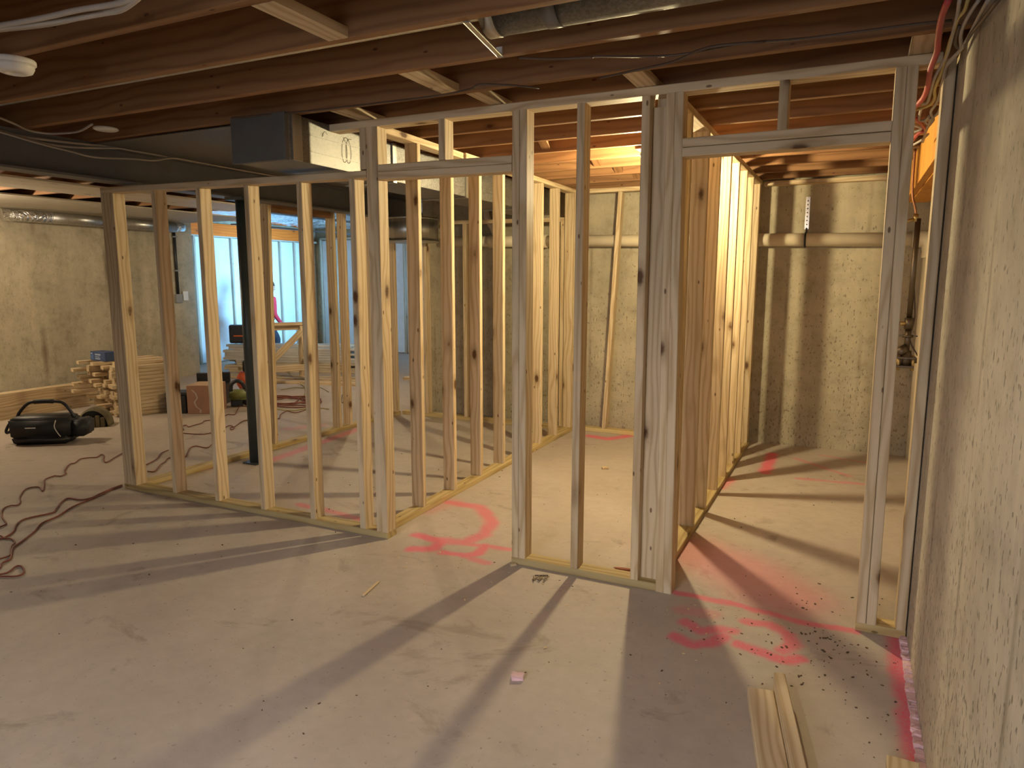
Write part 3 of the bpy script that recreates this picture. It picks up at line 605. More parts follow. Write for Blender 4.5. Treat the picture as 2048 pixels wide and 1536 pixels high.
cyl('pipe', (-1.165, -0.86, 2.418), (0.9, -0.86, 2.418), 0.086, GALV, rd, n=28)
cyl('collar', (-1.20, -0.872, 2.416), (-1.15, -0.872, 2.416), 0.091, GALV2, rd, n=28)
cyl('tape_band', (-0.98, -0.86, 2.418), (-0.93, -0.86, 2.418), 0.0885, plain('grey_duct_tape', (0.16, 0.15, 0.14), 0.5), rd, n=28)
hg = empty('hanger_strap', (-1.22, -0.8, JB), 'thin metal hanger strap crossing under the round duct to the next joist', 'strap')
board('strap', (-1.20, -1.03, JB-0.003), (-1.262, -0.655, JB-0.003), 0.024, 0.002, (1, 0, 0), GALV2, hg)
board('bent_tab', (-1.262, -0.664, JB-0.004), (-1.262, -0.664, JB+0.03), 0.026, 0.002, (1, 0, 0), WHITE, hg)
sd = empty('round_vent', (-4.07, 2.9, 1.86), 'short wide round galvanised duct boot behind the partition studs', 'duct')
cyl('drum', (-4.07, 2.9, 1.865), (-4.07, 2.9, 2.085), 0.29, GALV2, sd, n=40)
cyl('drum_rim', (-4.07, 2.9, 2.075), (-4.07, 2.9, 2.095), 0.30, GALV2, sd, n=40)
cyl('drum_rim', (-4.07, 2.9, 1.858), (-4.07, 2.9, 1.872), 0.297, GALV2, sd, n=40)
sp = empty('wall_duct', (-8.85, 2.9, 2.15), 'thin shiny round duct running high along the left concrete wall', 'duct')
cyl('pipe', (-8.85, 2.25, 2.225), (-8.85, 3.1, 2.225), 0.07, GALV2, sp); cyl('pipe', (-8.85, 3.104, 2.225), (-8.85, 4.0, 2.225), 0.074, GALV2, sp)
cyl('elbow', (-8.85, 2.27, 2.225), (-9.0, 1.78, 2.235), 0.072, FOIL, sp)
cyl('elbow', (-8.85, 3.98, 2.225), (-8.95, 4.2, 2.235), 0.07, FOIL, sp)
fo = empty('foil_sheet', (-5.4, 6.4, 2.3), 'crumpled shiny foil insulation sheet under the ceiling of the bay', 'insulation')
bm = bmesh.new(); NX, NY = 44, 40; g = []
for i in range(NX+1):
    g.append([bm.verts.new((-10.05+5.6*i/NX, 4.62+3.85*j/NY, 2.535-0.055*random.random()*(0.6 if j % 4 else 1.0))) for j in range(NY+1)])
for i in range(NX):
    for j in range(NY): bm.faces.new((g[i][j], g[i+1][j], g[i+1][j+1], g[i][j+1]))
from_bm('sheet', bm, FOIL, fo, smooth=True)

# ------------------------------------------------------------------ drain pipe, copper, gas
pv = empty('drain_pipe', (-1.5, 3.42, 1.8), 'long cream plastic drain pipe running along the back concrete wall', 'pipe')
Z = lambda x: 1.832 - 0.017*(x+0.69)
cyl('pipe', (-2.9, 3.43, Z(-2.9)), (0.50, 3.43, Z(0.5)), 0.056, PVC, pv, n=28)
cyl('coupling', (-2.95, 3.43, Z(-2.95)), (-2.78, 3.43, Z(-2.78)), 0.066, PVC, pv, n=28)
cyl('coupling', (-3.42, 3.40, Z(-3.42)), (-3.27, 3.40, Z(-3.27)), 0.068, PVC, pv, n=28)
cyl('pipe', (-3.95, 3.43, Z(-3.95)), (-2.95, 3.43, Z(-2.95)), 0.056, PVC, pv, n=28)
tube('branch', [(-3.36, 3.42, 1.92), (-3.38, 3.42, 2.0), (-3.46, 3.43, 2.12), (-3.48, 3.43, 2.25)], 0.035, PVC, pv, 14, 4)
tube('elbow', [(0.42, 3.43, Z(0.42)), (0.50, 3.43, Z(0.5)), (0.545, 3.42, 1.79), (0.56, 3.42, 1.73), (0.56, 3.42, 1.66)], 0.068, PVC, pv, 20, 4)
cyl('down_pipe', (0.56, 3.42, 0.0), (0.56, 3.42, 1.68), 0.056, PVC, pv, n=28)
hs = empty('pipe_strap', (-0.38, 3.44, 1.8), 'bright perforated steel strap holding the drain pipe to the wall', 'strap')
bm = bmesh.new(); add_box(bm, (-0.397, 3.488, 1.92), (-0.363, 3.494, 2.19))
from_bm('strap', bm, metal('bright_steel', (0.8, 0.8, 0.76), 0.2), hs)
for k in range(7):
    cyl('strap_hole', (-0.38, 3.4872, 1.96+0.033*k), (-0.38, 3.489, 1.96+0.033*k), 0.006, CABLEK, hs, n=10)
tube('loop', [(-0.38, 3.487, 1.93)]+[(-0.38, 3.43+0.0605*math.cos(a), Z(-0.38)+0.0605*math.sin(a)) for a in [0.6+0.5*k for k in range(10)]], 0.008, BLACKP, hs, 6, 3)
cp = empty('copper_pipe', (0.39, 2.2, 1.9), 'thin copper water pipe dropping past the wooden beam to a blue-handled valve', 'pipe')
tube('pipe', [(0.316, 2.2, 2.33), (0.317, 2.2, 2.257), (0.322, 2.2, 2.05), (0.345, 2.2, 1.955), (0.352, 2.2, 1.91)], 0.008, COPPER, cp, 10, 3)
cyl('valve_body', (0.353, 2.2, 1.865), (0.353, 2.2, 1.915), 0.016, BRASS, cp); cyl('valve_spout', (0.353, 2.2, 1.885), (0.29, 2.17, 1.865), 0.010, BRASS, cp)
bm = bmesh.new()
for k in range(6): add_cyl(bm, (0.282, 2.165, 1.863), (0.282+0.004*math.cos(k), 2.165+0.022*math.cos(k*PI/3), 1.856+0.022*math.sin(k*PI/3)), 0.005, n=8)
from_bm('valve_handle', bm, plain('blue_handle', (0.04, 0.07, 0.28), 0.4), cp)
gp = empty('gas_pipe', (0.3626, 2.2000, 0.9087), 'dark iron gas pipe hanging behind the right doorway with a regulator at its foot', 'pipe')
G = DATA['gas']
cyl('pipe', (0.3643, 2.2000, 1.2207), (0.3676, 2.2000, 1.8869), 0.017, DARKM, gp)
cyl('tee', (0.3643, 2.2000, 1.1617), (0.3643, 2.2000, 1.2376), 0.027, DARKM, gp); cyl('tee_branch', (0.3643, 2.2000, 1.1996), (0.2951, 2.1747, 1.1996), 0.014, BRASS, gp); cyl('branch_tip', (0.3036, 2.1789, 1.1996), (0.2825, 2.1705, 1.1996), 0.02, DARKM, gp)
cyl('pipe', (0.3643, 2.2000, 1.0184), (0.3643, 2.2000, 1.1617), 0.018, DARKM, gp)
cyl('union_nut', (0.3643, 2.2000, 1.1069), (0.3643, 2.2000, 1.1238), 0.036, DARKM, gp, n=6)
box('valve_bar', (0.3120, 2.1916, 1.1111), (0.4216, 2.2084, 1.1212), DARKM, gp)
cyl('regulator_body', (0.3643, 2.2000, 0.9087), (0.3643, 2.2000, 1.0184), 0.045, DARKM, gp, r2=0.03); cyl('regulator_cap', (0.3120, 2.1831, 0.9973), (0.3643, 2.2000, 1.0310), 0.035, DARKM, gp)
box('regulator_flange', (0.3078, 2.1410, 0.9635), (0.4216, 2.2590, 0.9804), DARKM, gp, 0.004); box('regulator_flange', (0.3078, 2.1410, 0.9045), (0.4132, 2.2590, 0.9214), DARKM, gp, 0.004)
for sx, sy in ((-0.05, -0.05), (0.05, -0.05), (-0.05, 0.05), (0.05, 0.05)): cyl('bolt', (0.3626+sx*0.84, 2.2+sy*0.84, 0.888), (0.3626+sx*0.84, 2.2+sy*0.84, 0.985), 0.009, BRASS, gp, n=8)
cyl('side_outlet', (0.3794, 2.2000, 0.9509), (0.4469, 2.2169, 0.9509), 0.018, DARKM, gp)
tube('gauge_wire', [(0.3710, 2.2000, 1.4990), (0.3963, 2.2000, 1.2460), (0.3794, 2.2000, 1.0942), (0.4385, 2.2000, 0.9762)], 0.005, CABLEK, gp, 6, 4)

# ------------------------------------------------------------------ cables
def cable(key, pts, r, mat, name, label, cat='cable', group=None):
    pts = [(p[0], p[1], min(p[2], JB-r-0.001)) for p in pts]
    return tag(tube(name, pts, r, mat, None, 7, 4), label, cat, group)
Cb = DATA['cables']
cable('', Cb['beam1'], 0.008, CABLE, 'ceiling_cable', 'pale cable bundle following the steel beam, topmost of three')
cable('', Cb['beam2'], 0.007, CABLE, 'ceiling_cable', 'pale cable sagging slightly below the topmost cable on the steel beam')
cable('', Cb['beam3'], 0.006, CABLE, 'ceiling_cable', 'pale cable hanging in the deepest sag in front of the steel beam')
cable('', Cb['low'], 0.006, CABLE, 'ceiling_cable', 'thin grey cable looping under the joists near the flat white ceiling disc')
cable('', Cb['tl1'], 0.009, CABLE, 'ceiling_cable', 'thick pale cable at the top left corner, rearmost of three')
cable('', Cb['tl2'], 0.009, CABLE, 'ceiling_cable', 'thick pale cable at the top left corner, middle of three')
cable('', Cb['tl3'], 0.008, CABLE, 'ceiling_cable', 'thick pale cable at the top left corner, lowest of three')
cable('', Cb['je1'], 0.0045, CABLEK, 'ceiling_cable', 'dark cable stapled along the joist above the left doorway')
cable('', Cb['je2'], 0.0045, CABLEK, 'ceiling_cable', 'dark cable running along the joist toward the right concrete wall')
cable('', Cb['je3'], 0.005, CABLEK, 'ceiling_cable', 'thin dark cable drooping under the joist above the middle room')
Wr = DATA['wires']
cable('', Wr['red_hose'], 0.0105, REDPEX, 'red_tube', 'thick red plastic tube curving down beside the top plate end', 'tube')
wl = {'w1': ('grey cable beside the thick red tube at the right wall', CABLE), 'w2': ('yellowish cable bending behind the end of the top plate', CABLEY),
      'w3': ('pale wavy cable in the bundle above the wooden beam', CABLE), 'w4': ('grey cable running down along the right concrete wall edge', CABLE),
      'w5': ('dark grey cable hooking back at the top of the right wall', CABLEK), 'w6': ('pale looped cable end above the wooden beam', CABLE),
      'w7': ('short pale wire crossing below the red loops', CABLE), 'w8': ('short white wire bent in a V by the red loops', WHITE),
      'red2': ('short red wire, upper of two by the copper pipe', REDPEX), 'red3': ('short red wire, lower of two by the copper pipe', REDPEX)}
for k, (lab, m) in wl.items(): cable('', Wr[k], 0.006 if m is not REDPEX else 0.008, m, 'wall_wire', lab, 'wire')

# ------------------------------------------------------------------ ceiling fittings
def M_at(p, rx=0.0, rz=0.0): return Matrix.Translation(p) @ Matrix.Rotation(rz, 4, 'Z') @ Matrix.Rotation(rx, 4, 'X')
sm = empty('smoke_detector', (-2.985, -1.42, JB), 'white domed smoke detector on a joist at the far left', 'smoke detector')
lathe('base', [(0.072, 0.0), (0.075, -0.004), (0.075, -0.016), (0.07, -0.02)], WHITE, sm, M_at((-2.985, -1.43, JB)))
lathe('dome', [(0.068, -0.02), (0.068, -0.03), (0.06, -0.046), (0.045, -0.052), (0.02, -0.052), (0.018, -0.049), (0.002, -0.049)], WHITE, sm, M_at((-2.985, -1.43, JB)))
sm2 = empty('ceiling_disc', (-3.87, -0.45, JB), 'small flat round white cover under the joists beside the duct', 'ceiling cover')
lathe('disc', [(0.062, 0.0), (0.064, -0.003), (0.064, -0.009), (0.055, -0.014), (0.002, -0.015)], WHITE, sm2, M_at((-3.85, -0.46, JB-0.0)))
def bulb(name, x, y, label, watts, c, z=2.10, block=True, stem=0.0):
    e = empty(name, (x, y, JB), label, 'lamp')
    lathe('socket', [(0.055, 0.0), (0.056, -0.02), (0.04, -0.035), (0.03, -0.11), (0.028, -0.145)] if z < 2.2 else [(0.055, 0.0), (0.056, -0.02), (0.04, -0.03), (0.03, -0.07), (0.028, -0.105)], WHITE, e, M_at((x, y, z+(0.215 if z < 2.2 else 0.18))))
    bm = bmesh.new(); bmesh.ops.create_uvsphere(bm, u_segments=20, v_segments=14, radius=0.038, matrix=Matrix.Translation((x, y, z+0.025)))
    for v in bm.verts:
        if v.co.z > z+0.03:
            k = (v.co.z-z-0.03)/0.033; s = 1-0.45*k; v.co.x = x+(v.co.x-x)*s; v.co.y = y+(v.co.y-y)*s; v.co.z += 0.02*k
    from_bm('bulb', bm, bulb_mat(name+'_glow', c, watts, 0.037), e, smooth=True)
    if stem: cyl('stem', (x, y, z+0.21), (x, y, stem), 0.012, GALV2, e)
    if block: board('mounting_block', (x, y-0.175, z+0.234), (x, y+0.17, z+0.234), 0.089, 0.038, (1, 0, 0), JOIST, e)
bulb('bare_bulb', -1.262, 1.53, 'glowing bare bulb in a white socket hidden behind the middle room jamb stud', BULB_MAIN, (1.0, 0.81, 0.45))
bulb('bare_bulb', -5.6, 4.2, 'glowing bare bulb in a white socket over the saw horse area', BULB_BACK, (1.0, 0.80, 0.50), block=False, stem=JB+0.236)
bulb('bare_bulb', -1.2, -3.272, 'added fill bulb in a white socket up between the joists over the open floor', BULB_REAR_FILL, (1.0, 0.92, 0.84), z=2.385, block=False, stem=JB+0.236)
bulb('bare_bulb', -7.9, 0.35, 'bare bulb in a white socket beside the left wall beyond the tool bag', BULB_LEFT, (1.0, 0.80, 0.55), block=False)
cd = empty('wall_conduit', (-9.17, 4.25, 1.1), 'dark vertical conduit with a small white box on the left concrete wall', 'conduit')
cyl('tube', (-9.175, 4.25, 1.25), (-9.175, 4.25, JB-0.02), 0.022, BLACKP, cd)
box('junction_box', (-9.2, 4.20, 1.13), (-9.15, 4.31, 1.26), GREYF, cd, 0.006)
box('outlet', (-9.2, 4.33, 1.16), (-9.16, 4.42, 1.30), WHITE, cd, 0.006)
for z in (1.6, 2.1): box('clip', (-9.2, 4.215, z), (-9.15, 4.285, z+0.02), GREYF, cd)

# ------------------------------------------------------------------ loose lumber
ORD = ['first', 'second', 'third', 'fourth', 'fifth', 'sixth', 'seventh', 'eighth', 'ninth', 'tenth', 'eleventh', 'twelfth', 'thirteenth', 'fourteenth', 'fifteenth']
def loose(name, a, b, w, t, side, label, group=None, mat=None):
    a = Vector(a); b = Vector(b)
    o = board(name, a, b, w, t, side, mat or STUD)
    return tag(o, label, 'board', group)
u1 = Vector((0.085, -0.428, 0)).normalized(); n1 = Vector((-u1.y, u1.x, 0))
c = Vector((-0.199, -0.699, 0.019)); loose('lumber_offcut', c, c+u1*1.1, 0.089, 0.038, n1, 'pale board lying flat on the floor at the lower right, knotty face up')
c2 = Vector((-0.1245, -0.700, 0.0445)); u2 = Vector((0.115, -0.444, 0)).normalized()
u2 = u1; c2 = c + n1*(0.0445+0.021) - u1*0.035; c2.z = 0.0445
loose('lumber_offcut', c2, c2+u1*1.15, 0.089, 0.038, (0, 0, 1), 'pale board standing on edge against the flat board at the lower right')
loose('lumber_offcut', (0.238, -0.90, 0.019), (0.225, -1.6, 0.019), 0.089, 0.038, (1, 0, 0), 'short board end on the floor beside the foam strip of the right wall')
# stack of cut blocks by the left wall
su = Vector((0.30, 0.954, 0)).normalized(); sn = Vector((-su.y, su.x, 0))
so = Vector((-7.06, 1.70, 0)); rs = random.Random(3)
for r in range(15):
    for k in range(7):
        if r == 14 and k in (0, 2, 5): continue
        off = rs.choice((-0.02, 0.0, 0.02, 0.05, -0.06, -0.14)) + rs.uniform(-0.02, 0.02)
        if k == 6 and rs.random() < 0.4: off -= 0.2
        if k == 0: off = max(off, -0.05)
        p = so + sn*(0.0445+0.0915*k) + su*off + Vector((0, 0, 0.019+0.0393*r))
        loose('cut_lumber', p, p+su*(0.60-off), 0.089, 0.038, sn, 'cut board %s from the right in layer %s up of the ragged stack' % (ORD[k], ORD[r]), 'cut boards in the ragged stack')
for k in range(6):
    x = -8.18-0.145*(k % 2)-0.03*(k//2)
    loose('long_lumber', (x+0.02, -2.4+0.12*k, 0.019+0.04*k), (x-0.01, 2.15+0.05*k, 0.019+0.04*k), 0.14, 0.038, (1, 0, 0), 'long flat board, %s layer up, in the low pile at the left wall foot' % ORD[k], 'long boards by the left wall')
for k in range(2):
    loose('long_lumber', (-8.04, -2.0, 0.07+0.142*k), (-8.04, 2.0+0.1*k, 0.07+0.142*k), 0.14, 0.038, (0, 0, 1), '%s of two long boards on edge before the low pile at the left wall' % ('lower', 'upper')[k], 'long boards on edge')
# lumber pile of the bay
pu = Vector((0.93, 0.368, 0)).normalized(); pn = Vector((-pu.y, pu.x, 0)); po = Vector((-9.05, 4.92, 0)); rs = random.Random(11)
for r in range(11):
    for k in range(4):
        if r == 10 and k in (0, 3): continue
        j = rs.uniform(-0.12, 0.12); q = po + pn*(0.05+0.145*k+rs.uniform(0, 0.004)) + pu*(0.1+j) + Vector((0, 0, 0.02+0.0395*r))
        loose('stacked_lumber', q, q+pu*(2.0+rs.uniform(-0.05, 0.25)), 0.14, 0.038, pn, 'long board %s from the front in layer %s up of the bay lumber pile' % (ORD[k], ORD[r]), 'boards in the bay pile', WSTUD if r > 3 else STUD)
for k, (a, b) in enumerate((((-8.75, 4.62), (-6.3, 5.15)), ((-8.6, 4.45), (-6.2, 4.95)), ((-7.9, 4.3), (-6.1, 4.70)))):
    d = (Vector((*b, 0))-Vector((*a, 0))).normalized(); nrm = (-d.y, d.x, 0)
    loose('floor_lumber', (*a, 0.019), (*b, 0.019), 0.12, 0.038, nrm, ('long board on the floor nearest the bay lumber pile', 'long board on the floor, middle one before the bay pile', 'long board on the floor just behind the saw horse')[k])

# ------------------------------------------------------------------ tool bag
def frame(o, u):
    u = Vector(u).normalized(); n = Vector((-u.y, u.x, 0))
    return Matrix(((u.x, n.x, 0, o[0]), (u.y, n.y, 0, o[1]), (0, 0, 1, o[2] if len(o) > 2 else 0), (0, 0, 0, 1)))
B = frame((-6.72, 0.41), (0.371, 0.257)) @ Matrix.Diagonal((0.97, 1, 0.84, 1))
bag = empty('tool_bag', (-6.5, 0.6, 0), 'black open-top tool bag with an arched handle on the floor', 'tool bag')
def taper(name, L0, L1, D0, D1, z0, z1, mat, parent, M, cx, cy, bev=0.02):
    bm = bmesh.new(); add_box(bm, (-0.5, -0.5, 0), (0.5, 0.5, 1))
    for v in bm.verts:
        t = v.co.z; v.co = Vector((cx+v.co.x*(L0*(1-t)+L1*t), cy+v.co.y*(D0*(1-t)+D1*t), z0*(1-t)+z1*t))
    bmesh.ops.bevel(bm, geom=list(bm.edges), offset=bev, segments=3, affect='EDGES')
    return from_bm(name, bm, mat, parent, M, True)
taper('moulded_base', 0.46, 0.50, 0.25, 0.27, 0.0, 0.09, BLACKP, bag, B, 0.24, 0.13)
taper('body', 0.50, 0.53, 0.26, 0.25, 0.07, 0.285, BLACK, bag, B, 0.24, 0.13)
taper('end_pocket', 0.12, 0.15, 0.22, 0.20, 0.07, 0.25, BLACK, bag, B, 0.56, 0.14)
taper('rolled_rim', 0.50, 0.44, 0.23, 0.19, 0.275, 0.305, BLACKP, bag, B, 0.24, 0.13, 0.012)
tube('handle', [B @ Vector(p) for p in ((0.0, 0.13, 0.27), (0.03, 0.13, 0.34), (0.10, 0.13, 0.425), (0.17, 0.13, 0.45), (0.32, 0.13, 0.45), (0.41, 0.13, 0.43), (0.47, 0.13, 0.34), (0.50, 0.13, 0.26))], 0.014, BLACKP, bag, 10, 4)
tube('handle_grip', [B @ Vector(p) for p in ((0.16, 0.13, 0.449), (0.25, 0.13, 0.453), (0.33, 0.13, 0.449))], 0.02, BLACK, bag, 12, 3)
tube('side_strap', [B @ Vector(p) for p in ((-0.01, 0.13, 0.28), (-0.06, 0.12, 0.22), (-0.09, 0.11, 0.15), (-0.08, 0.1, 0.12), (-0.04, 0.1, 0.15), (-0.02, 0.1, 0.2))], 0.013, BLACK, bag, 8, 4)
tube('zip_piping', [B @ Vector(p) for p in ((0.40, -0.012, 0.27), (0.385, -0.016, 0.2), (0.41, -0.018, 0.13), (0.43, -0.014, 0.09))], 0.004, WHITE, bag, 6, 4)
box('logo_bar', (0.13, -0.012, 0.185), (0.22, -0.006, 0.197), WHITE, bag, 0.0, B)
pk = empty('tool_pouch', (-6.84, 1.33, 0), 'small olive camouflage pouch with a round dark mouth beside the tool bag', 'pouch')
K = frame((-6.83, 1.24), (0.56, 0.50))
bm = bmesh.new(); N = 20; rings = []
for yy, rr in ((0.0, 0.135), (0.02, 0.15), (0.18, 0.15), (0.22, 0.12)):
    rings.append([bm.verts.new((rr*math.cos(PI*i/N), yy, 0.19*rr/0.15*math.sin(PI*i/N))) for i in range(N+1)])
for A, C2 in zip(rings, rings[1:]):
    for i in range(N): bm.faces.new((A[i], A[i+1], C2[i+1], C2[i]))
    bm.faces.new((A[N], A[0], C2[0], C2[N]))
bm.faces.new(rings[-1])
from_bm('shell', bm, OLIVE, pk, K, True)
bm = bmesh.new(); vs = [bm.verts.new((0.132*math.cos(PI*i/N), 0.03, 0.165*math.sin(PI*i/N))) for i in range(N+1)]
bm.faces.new(vs); r = bmesh.ops.extrude_face_region(bm, geom=list(bm.faces)); bmesh.ops.translate(bm, vec=(0, 0.01, 0), verts=[v for v in r['geom'] if isinstance(v, bmesh.types.BMVert)])
from_bm('mouth', bm, BLACK, pk, K)
for i in range(5): box('pocket', (-0.11+0.045*i, -0.012, 0.0), (-0.07+0.045*i, 0.028, 0.10+0.02*(i % 2)), OLIVE, pk, 0.008, K)
bb = empty('blue_box', (-7.4, 1.8, 0.6), 'small dark blue printed box on top of the ragged board stack', 'box')
F = frame((-7.60, 1.78, 0.5915), (0.97, -0.1))
box('carton', (0, 0, 0), (0.30, 0.14, 0.10), BLUE, bb, 0.004, F)
for x0_, x1_, z0_, z1_ in ((0.10, 0.21, 0.062, 0.078), (0.10, 0.19, 0.040, 0.048), (0.10, 0.20, 0.018, 0.030), (0.012, 0.05, 0.072, 0.085)): box('print_bar', (x0_, -0.0015, z0_), (x1_, 0.0005, z1_), plain('pale_blue_print', (0.35, 0.42, 0.55), 0.5), bb, 0, F)
box('print_panel', (0.015, -0.0012, 0.012), (0.07, 0.0005, 0.065), plain('mid_blue_print', (0.07, 0.14, 0.36), 0.5), bb, 0, F)

# ------------------------------------------------------------------ cardboard box, tool cases, compressor, saw
cb = empty('cardboard_box', (-6.4, 2.35, 0), 'closed brown cardboard box with torn tape between two studs', 'box')
F = frame((-6.57, 2.16), (0.89, 0.46))
box('carton', (0, 0, 0), (0.31, 0.33, 0.315), CARD, cb, 0.004, F)
box('flap', (0.002, 0.002, 0.3155), (0.308, 0.163, 0.319), CARDL, cb, 0, F); box('flap', (0.002, 0.167, 0.3155), (0.308, 0.328, 0.319), CARDL, cb, 0, F)
bm = bmesh.new(); zz = [(0.06, 0.27), (0.10, 0.23), (0.115, 0.18), (0.08, 0.13), (0.10, 0.08), (0.145, 0.045), (0.14, 0.01)]
for (a, b_), (c_, d_) in zip(zz, zz[1:]):
    v = [bm.verts.new(p) for p in ((a-0.008, -0.0015, b_), (a+0.008, -0.0015, b_), (c_+0.008, -0.0015, d_), (c_-0.008, -0.0015, d_))]; bm.faces.new(v)
r = bmesh.ops.extrude_face_region(bm, geom=list(bm.faces)); bmesh.ops.translate(bm, vec=(0, 0.001, 0), verts=[v for v in r['geom'] if isinstance(v, bmesh.types.BMVert)])
from_bm('torn_tape', bm, TAPE, cb, F)
tcs = empty('tool_case', (-6.75, 2.35, 0), 'black plastic tool case standing left of the cardboard box', 'tool case')
F = frame((-6.80, 2.06), (0.89, 0.46))
box('case_body', (0.0, 0.0, 0.0), (0.23, 0.22, 0.20), BLACKP, tcs, 0.015, F); box('case_lid', (0.0, 0.0, 0.202), (0.26, 0.22, 0.24), BLACKP, tcs, 0.012, F)
box('latch', (0.10, -0.012, 0.17), (0.14, 0.0, 0.22), GREYF, tcs, 0.003, F)
tc2 = empty('tool_case', (-6.9, 2.75, 0), 'black open tool case with a raised lid behind the cardboard box', 'tool case')
F = frame((-7.0, 2.55), (0.89, 0.46))
box('case_body', (0.0, 0.0, 0.0), (0.40, 0.26, 0.24), BLACKP, tc2, 0.015, F); box('case_lid', (0.0, 0.22, 0.242), (0.18, 0.26, 0.36), BLACKP, tc2, 0.01, F); box('case_lid', (0.22, 0.22, 0.242), (0.40, 0.26, 0.37), BLACKP, tc2, 0.01, F)
sw = empty('power_saw', (-6.5, 2.85, 0), 'olive green power tool with a black handle on the floor by the steel column', 'power tool')
F = frame((-6.50, 2.66), (0.8, 0.6))
box('battery', (0.03, 0, 0.0), (0.16, 0.10, 0.08), BLACKP, sw, 0.01, F); taper('motor_housing', 0.24, 0.18, 0.16, 0.12, 0.08, 0.20, GREEN, sw, F, 0.12, 0.06, 0.03)
tube('handle', [F @ Vector(p) for p in ((0.03, 0.06, 0.18), (0.04, 0.06, 0.26), (0.10, 0.06, 0.30), (0.16, 0.06, 0.27), (0.19, 0.06, 0.20))], 0.022, BLACKP, sw, 10, 4)
lathe('blade_guard', [(0.09, -0.015), (0.095, -0.01), (0.095, 0.01), (0.09, 0.015)], BLACKP, sw, F @ Matrix.Translation((0.22, 0.06, 0.096)) @ Matrix.Rotation(PI/2, 4, 'X'))
ac = empty('air_compressor', (-7.05, 3.35, 0), 'red air compressor with a black pump partly behind the steel column', 'compressor')
F = frame((-7.06, 3.38), (0.85, 0.52))
bm = bmesh.new(); add_cyl(bm, (-0.02, 0.12, 0.17), (0.30, 0.12, 0.17), 0.125, n=28)
add_cyl(bm, (-0.06, 0.12, 0.17), (-0.02, 0.12, 0.17), 0.07, 0.125, n=28); add_cyl(bm, (0.30, 0.12, 0.17), (0.34, 0.12, 0.17), 0.125, 0.07, n=28)
from_bm('tank', bm, REDP, ac, F, True)
for x in (0.02, 0.24):
    box('foot', (x, 0.02, 0.0), (x+0.03, 0.22, 0.06), BLACKP, ac, 0.003, F)
box('pump', (0.02, 0.05, 0.29), (0.16, 0.19, 0.44), BLACKP, ac, 0.02, F); box('motor', (0.17, 0.06, 0.29), (0.29, 0.18, 0.40), BLACKP, ac, 0.03, F)
tube('handle', [F @ Vector(p) for p in ((0.33, 0.12, 0.26), (0.38, 0.12, 0.34), (0.36, 0.12, 0.48), (0.28, 0.12, 0.50))], 0.012, BLACKP, ac, 8, 3)
cyl('gauge', F @ Vector((0.0, 0.05, 0.34)), F @ Vector((0.0, 0.02, 0.34)), 0.025, BRASS, ac)
tc3 = empty('tool_case', (-8.85, 5.1, 0.47), 'black hard tool case with an orange handle on top of the bay lumber pile', 'tool case')
F = frame((-9.0, 4.98, 0.455), (0.93, 0.37))
box('case_body', (0.0, 0.03, 0.0), (0.42, 0.17, 0.30), BLACKP, tc3, 0.03, F); box('handle', (0.09, 0.005, 0.11), (0.27, 0.04, 0.135), plain('orange_handle', (0.55, 0.12, 0.03), 0.5), tc3, 0.006, F)
for x in (0.05, 0.33): box('latch', (x, 0.015, 0.20), (x+0.05, 0.035, 0.25), BLACKP, tc3, 0.004, F)
rc = empty('tool_box_tray', (-8.3, 4.7, 0), 'small orange and black tool lying on the floor boards before the bay pile', 'tool')
F = frame((-8.35, 4.62, 0.04), (0.9, 0.4))
taper('body', 0.16, 0.12, 0.12, 0.09, 0.03, 0.16, plain('orange_plastic', (0.55, 0.20, 0.05), 0.5), rc, F, 0.08, 0.06, 0.02); box('base', (-0.03, 0.0, 0.0), (0.20, 0.13, 0.035), BLACKP, rc, 0.008, F)

# ------------------------------------------------------------------ saw horse
sh = empty('saw_horse', (-7.3, 4.55, 0), 'pale wooden saw horse with splayed legs and cross braces', 'saw horse')
ru = Vector((0.60, 0.80, 0)); rn = Vector((0.80, -0.60, 0)); rc0 = Vector((-7.36, 4.50, 0))
def P(a, b, z): return rc0 + ru*a + rn*b + Vector((0, 0, z))
board('top_plank', P(-0.33, 0, 0.845), P(0.33, 0, 0.845), 0.16, 0.038, rn, STUD, sh)
board('top_rail', P(-0.30, 0, 0.79), P(0.30, 0, 0.79), 0.07, 0.038, (0, 0, 1), STUD, sh)
for a in (-0.27, 0.27):
    for s in (-1, 1): board('leg', P(a*1.12, s*0.31, 0.0), P(a, s*0.045, 0.815), 0.089, 0.038, ru, STUD, sh)
    board('stretcher', P(a*1.14, -0.27, 0.26), P(a*1.14, 0.27, 0.26), 0.089, 0.03, (0, 0, 1), STUD, sh)
board('brace', P(-0.29, 0.26, 0.27), P(0.25, 0.09, 0.74), 0.089, 0.03, (0, 0, 1), STUD, sh)
board('side_rail', P(-0.31, 0.255, 0.23), P(0.31, 0.255, 0.23), 0.089, 0.03, (0, 0, 1), STUD, sh)

# ------------------------------------------------------------------ person at the bay
pe = empty('person', (-9.25, 6.05, 0), 'person in a red top and dark trousers stooping behind the lumber pile', 'person')
def skin(name, verts, edges, mat, parent, root=0, sub=2):
    me = bpy.data.meshes.new(name); me.from_pydata([v[0] for v in verts], edges, []); me.update()
    o = link(name, me, mat, parent)
    o.modifiers.new('skin', 'SKIN'); sv = me.skin_vertices[0].data
    for i, v in enumerate(verts):
        sv[i].radius = v[1] if isinstance(v[1], tuple) else (v[1], v[1]); sv[i].use_root = (i == root)
    ss = o.modifiers.new('sub', 'SUBSURF'); ss.levels = sub; ss.render_levels = sub
    return o
px, py = -9.21, 6.0
def pp(x, y, z): return (px+y*0.9, py-x, z)
